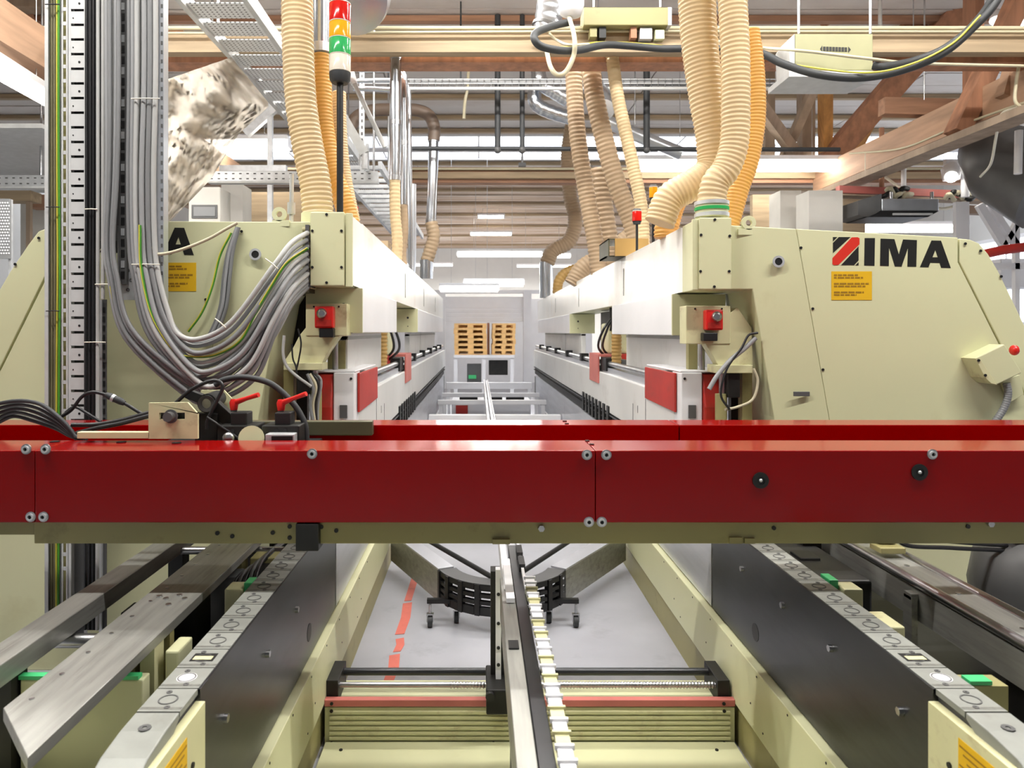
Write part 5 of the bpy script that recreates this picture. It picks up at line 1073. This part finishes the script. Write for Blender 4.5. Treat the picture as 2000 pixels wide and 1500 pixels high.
t = T('unit_heater', 'grey box-shaped unit heater hung behind the machine lettering', 'heater', P(1760, 425, 8.4))
MB().pix([(1676, 392), (1722, 378), (1722, 410), (1700, 424), (1676, 420)], 8.4, .5).build('side_case', 'dgrey', t); MB().pbox(1722, 1834, 388, 412, 8.4, .5).build('front', 'alu', t, .01)
MB().pix([(1695, 424), (1724, 412), (1834, 412), (1812, 424)], 8.38, .5).build('louvre', 'black', t); MB().pbox(1745, 1822, 416, 420, 8.36, .02).build('slat', 'zincl', t)
for x in (1740, 1820): MB().cyl(P(x, 388, 8.6), P(x, 375, 8.6), .02, 8).build('bracket', 'steel', t)
for k, (x, y) in enumerate([(1745, 377), (1868, 382)]):
    t = T('cable_bundle', ('tangle of dark and cream plugs on the red rail above the heater', 'tangle of cream plugs under the white pipe on the red rail')[k], 'cable bundle', P(x, y, 8.7))
    for j in range(6): MB().tube(spl([P(x-22+j*8, y+random.uniform(-6, 8), 8.7), P(x-14+j*8, y+random.uniform(-12, 10), 8.65), P(x-4+j*8, y+random.uniform(-8, 12), 8.7)], 5), .03, 7).build('plug', ('blackm', 'ccream')[(j+k) % 2], t)
t = T('exhaust_cone', 'large dull grey exhaust cone at the right under the timber', 'duct', P(1960, 330, 7.8))
MB().tube([P(1895, 268, 8.2), P(1925, 285, 8.0), P(1965, 322, 7.7), P(2060, 372, 7.3)], [.1, .3, .42, .45], 24).build('cone', 'dgrey', t)
tag(MB().cyl(P(1988, 340, 7.0), P(1990, 255, 7.0), .035, 10).build('white_tube', 'whitec'), 'short white tube hanging in front of the exhaust cone', 'tube')
t = T('lamp_reflector', 'white lamp reflector pair under the right timber', 'lamp', P(1880, 340, 8.6))
for x, w_ in ((1858, 18), (1908, 20)): MB().tube([P(x, 318, 8.6), P(x, 330, 8.6), P(x, 352, 8.6)], [.05, w_*8.6/F, w_*.8*8.6/F], 20).build('reflector', 'whitec', t); MB().ball(P(x, 345, 8.55), .07, 12).build('bulb', 'tube', t)
MB().cyl(P(1885, 385, 8.6), P(1885, 300, 8.6), .045, 10).build('pipe', 'whitec', t); MB().bar(P(1845, 316, 8.6), P(1920, 316, 8.6), .05, .05).build('bridge', 'whitec', t)
tag(MB().pbox(1955, 2090, 505, 560, 9.5, .6).build('white_cabinet', 'whitec', None, .01), 'white cabinet behind the rounded end of the right machine', 'cabinet')
# ================================================================== TORN PLASTIC SHEET AND THINGS BEHIND THE LEFT MACHINE
from mathutils import noise
def sheet():
    L_ = [(318, 158), (318, 220), (318, 290), (318, 360), (316, 440)]; R_ = [(452, 112), (528, 205), (466, 262), (412, 350), (332, 432)]
    nu, nv = 26, 34; vs = []; fs = []
    def at(lst, t):
        t *= len(lst)-1; i = min(int(t), len(lst)-2); f = t-i
        return (lst[i][0]*(1-f)+lst[i+1][0]*f, lst[i][1]*(1-f)+lst[i+1][1]*f)
    for j in range(nv+1):
        a = at(L_, j/nv); c = at(R_, j/nv)
        for i in range(nu+1):
            f = i/nu; x = a[0]*(1-f)+c[0]*f; y = a[1]*(1-f)+c[1]*f
            d = noise.noise(Vector((x/38, y/55, 1.3)))*.22+abs(noise.noise(Vector((x/16+y/40, y/26, 4))))*.22+abs(noise.noise(Vector((x/30-y/22, y/60, 9))))*.3+.1*math.sin(x/17+y/33)
            vs.append(P(x, y, 5.6+d*.7))
    for j in range(nv):
        for i in range(nu): q = j*(nu+1)+i; fs.append((q, q+1, q+nu+2, q+nu+1))
    return MB().add(vs, fs, True)
o = tag(sheet().build('plastic_sheet', 'film'), 'crumpled translucent plastic sheet hanging beside the cable angle', 'plastic sheet')
so = o.modifiers.new('thick', 'SOLIDIFY'); so.thickness = .002
t = T('wall_cabinet', 'small grey cabinet with dark window behind the left machine', 'cabinet', P(400, 432, 7))
MB().pbox(368, 430, 365, 440, 7.0, .3).build('case', 'concw', t, .01); MB().pbox(374, 424, 400, 426, 6.99, .02).build('window', 'dgrey', t); MB().pbox(378, 420, 404, 422, 6.985, .01).build('screen', 'cgrey3', t)
t = T('perforated_screen', 'dark perforated panel at the far left behind the rounded cover', 'panel', P(10, 500, 6.5))
MB().pbox(-40, 18, 388, 505, 6.5, .03).build('sheet', 'cgrey3', t)
for x in (-38, 12): MB().box(PX(x, 6.5), PX(x+5, 6.5), 6.53, 6.56, 0, PZ(388, 6.5)).build('post', 'zinc', t)
for i in range(4):
    for j in range(18): MB().cyl(P(0+i*5+(j % 2)*2.5, 396+j*5.8, 6.5), P(0+i*5+(j % 2)*2.5, 396+j*5.8, 6.495), .007, 6).build('hole', 'whitec', t)
t = T('plank_shelf', 'pale plank on posts at the far left under the strut', 'shelf', P(0, 392, 8))
MB().pbox(-60, 60, 372, 392, 8.0, .2).build('plank', 'woodl', t)
for x in (-50, 45): MB().box(PX(x, 8), PX(x+8, 8), 8.05, 8.1, 0, PZ(392, 8)).build('post', 'woodgr', t)
tag(MB().pbox(52, 88, 380, 405, 8.8, .2).build('brown_board', 'woodx'), 'brown board end beside the aluminium channel', 'board')
# grey ceiling panel over the far left
t = T('mezzanine_deck', 'grey sheet deck on posts high at the far left', 'deck', (-6, 8, 0))
MB().box(-8.6, -3.9, 6.4, 9.4, 3.52, 3.56).build('sheet', 'zincl', t)
for x, y in ((-8.5, 6.5), (-8.5, 9.3), (-4.6, 9.3)): MB().box(x, x+.08, y, y+.08, 0, 3.52).build('post', 'zinc', t)
t = T('steel_frame', 'grey angled steel frame behind the cream hoses at the left', 'steel frame', P(520, 300, 9))
MB().bar(P(480, 262, 9.0), P(560, 190, 9.0), .1, .08, (0, 1, 0)).build('strut', 'zinc', t); MB().bar(P(528, 200, 9.0), (P(528, 0, 9.0).x, 9.0, 0), .06, .06).build('post', 'zinc', t); MB().bar(P(430, 330, 9), P(560, 330, 9), .08, .08).build('rail', 'zinc', t)
# ================================================================== FAR END OF THE AISLE
t = T('outfeed_table', 'white outfeed table carrying the pallet stacks', 'table', (.2, 20, 0))
MB().box(PX(886, 19.8), PX(1004, 19.8), 19.7, 21, .98, 1.06).build('top', 'whitec', t, .01)
for x in (890, 945, 1000): MB().box(PX(x, 19.8)-.05, PX(x, 19.8)+.05, 19.75, 19.85, 0, .98).build('leg', 'whitec', t)
MB().box(PX(912, 19.8), PX(940, 19.8), 19.9, 20.3, .3, .8).build('motor', 'dgrey', t); MB().box(PX(955, 19.8), PX(992, 19.8), 19.9, 20.3, .5, .9).build('gearbox', 'blackm', t)
MB().box(PX(915, 19.8), PX(930, 19.8), 19.85, 19.9, .4, .5).build('green_tag', 'greenpl', t)
CB = 'white cross bars low in the aisle'
for k, (y, lb) in enumerate([(14.4, 'farthest'), (12.6, 'second farthest'), (11.3, 'third farthest'), (9.3, 'nearest')]):
    t = T('cross_bar', '%s white cross bar between the machine sides' % lb, 'bar', (.2, y, 0), CB)
    MB().box(WL+.01, WR-.01, y, y+.1, .55, .62 if k else .68).build('bar', 'whitec', t, .006)
    for x in (WL+.03, WR-.09): MB().box(x, x+.06, y+.02, y+.08, 0, .55).build('post', 'whitec', t)
t = T('white_plate', 'broad white plate on short feet between the aisle cross bars', 'plate', (.3, 10, 0))
MB().box(-.3, .95, 9.6, 11.0, .30, .36).build('plate', 'whitec', t, .01)
for x in (-.25, .85):
    for y in (9.65, 10.9): MB().box(x, x+.05, y, y+.05, 0, .30).build('foot', 'whitec', t)
t = T('spreader_unit', 'white spreader unit with dark rollers low in the aisle', 'machine unit', (.2, 13.5, 0))
MB().box(-.5, .95, 13.2, 14.0, .1, .45).build('body', 'whitec', t, .02)
for x in (-.2, .25, .65): MB().cyl((x-.15, 13.15, .5), (x+.18, 13.15, .5), .07, 14).build('roller', 'blackm', t)
MB().box(-.42, -.2, 13.12, 13.18, .2, .35).build('red_tag', 'redp', t)
for s in (-1, 1): MB().bar((.2+s*.7, 7.4, .2), (.2+s*.1, 6.5, .2), .1, .06).build('strut', 'whitec', t)
# pallets
PB = MB()
for k in range(5): PB.box(-.4, .4, -.6+k*.275, -.6+k*.275+.1, .122, .144)
for y in (-.6, -.07, .46): PB.box(-.4, .4, y, y+.14, .10, .122)
for x in (-.4, -.07, .3):
    for y in (-.6, -.07, .46): PB.box(x, x+.1 if x != -.07 else x+.145, y, y+.14, .022, .10)
    PB.box(x, x+.1 if x != -.07 else x+.145, -.6, .6, 0, .022)
PB.box(-.4, .4, .58, .6, 0, .144); PB.box(-.4, .4, -.6, -.52, 0, .022)  # rear plank added to keep light out of the gaps
PM = PB.mesh('pallet', 'palletw')
for st, (xc, nm) in enumerate([(PX(919, 20), 'wider-lit'), (PX(984, 20), 'narrower')]):
    for k in range(6):
        o = inst('pallet', PM, (xc+random.uniform(-.015, .015), 20.5, 1.062+k*.1455), None, (0, 0, 0), (1.13 if st == 0 else .8, 1, 1))
        tag(o, '%s pine pallet of the %s stack on the outfeed table' % (('bottom', 'second lowest', 'third lowest', 'fourth lowest', 'fifth lowest', 'topmost')[k], ('wide', 'narrow')[st]), 'pallet', 'stacked pine pallets')
tag(MB().box(PX(951, 20)+.01, PX(957, 20)-.01, 20.2, 20.3, 1.06, 1.95).build('stack_post', 'woodz'), 'dark brown post between the two pallet stacks', 'post')
# white enclosure over the outfeed
t = T('enclosure', 'bright white panelled enclosure above the pallet stacks', 'enclosure', (.1, 21.5, 2.0))
x0, x1 = PX(862, 21.5), PX(1030, 21.5)
for k, (a, b_) in enumerate([(2.0, 2.14), (2.155, 2.26), (2.275, 2.38), (2.395, 2.75)]): MB().box(x0, x1, 21.5-.02*(k % 2), 21.6, a, b_).build('panel', 'whitec', t, .005)
for x in (x0, x1): MB().box(x-.12, x+.12, 21.4, 21.7, 0, 2.95).build('post', 'whitec', t)
MB().box(x0-1.5, x1+1.5, 21.45, 21.65, 2.85, 2.95).build('header', 'whitec', t)
tag(MB().box(-3.5, 3.8, 24, 24.2, 0, 2.8).build('partition', 'whitec'), 'white partition beyond the panelled enclosure', 'partition')
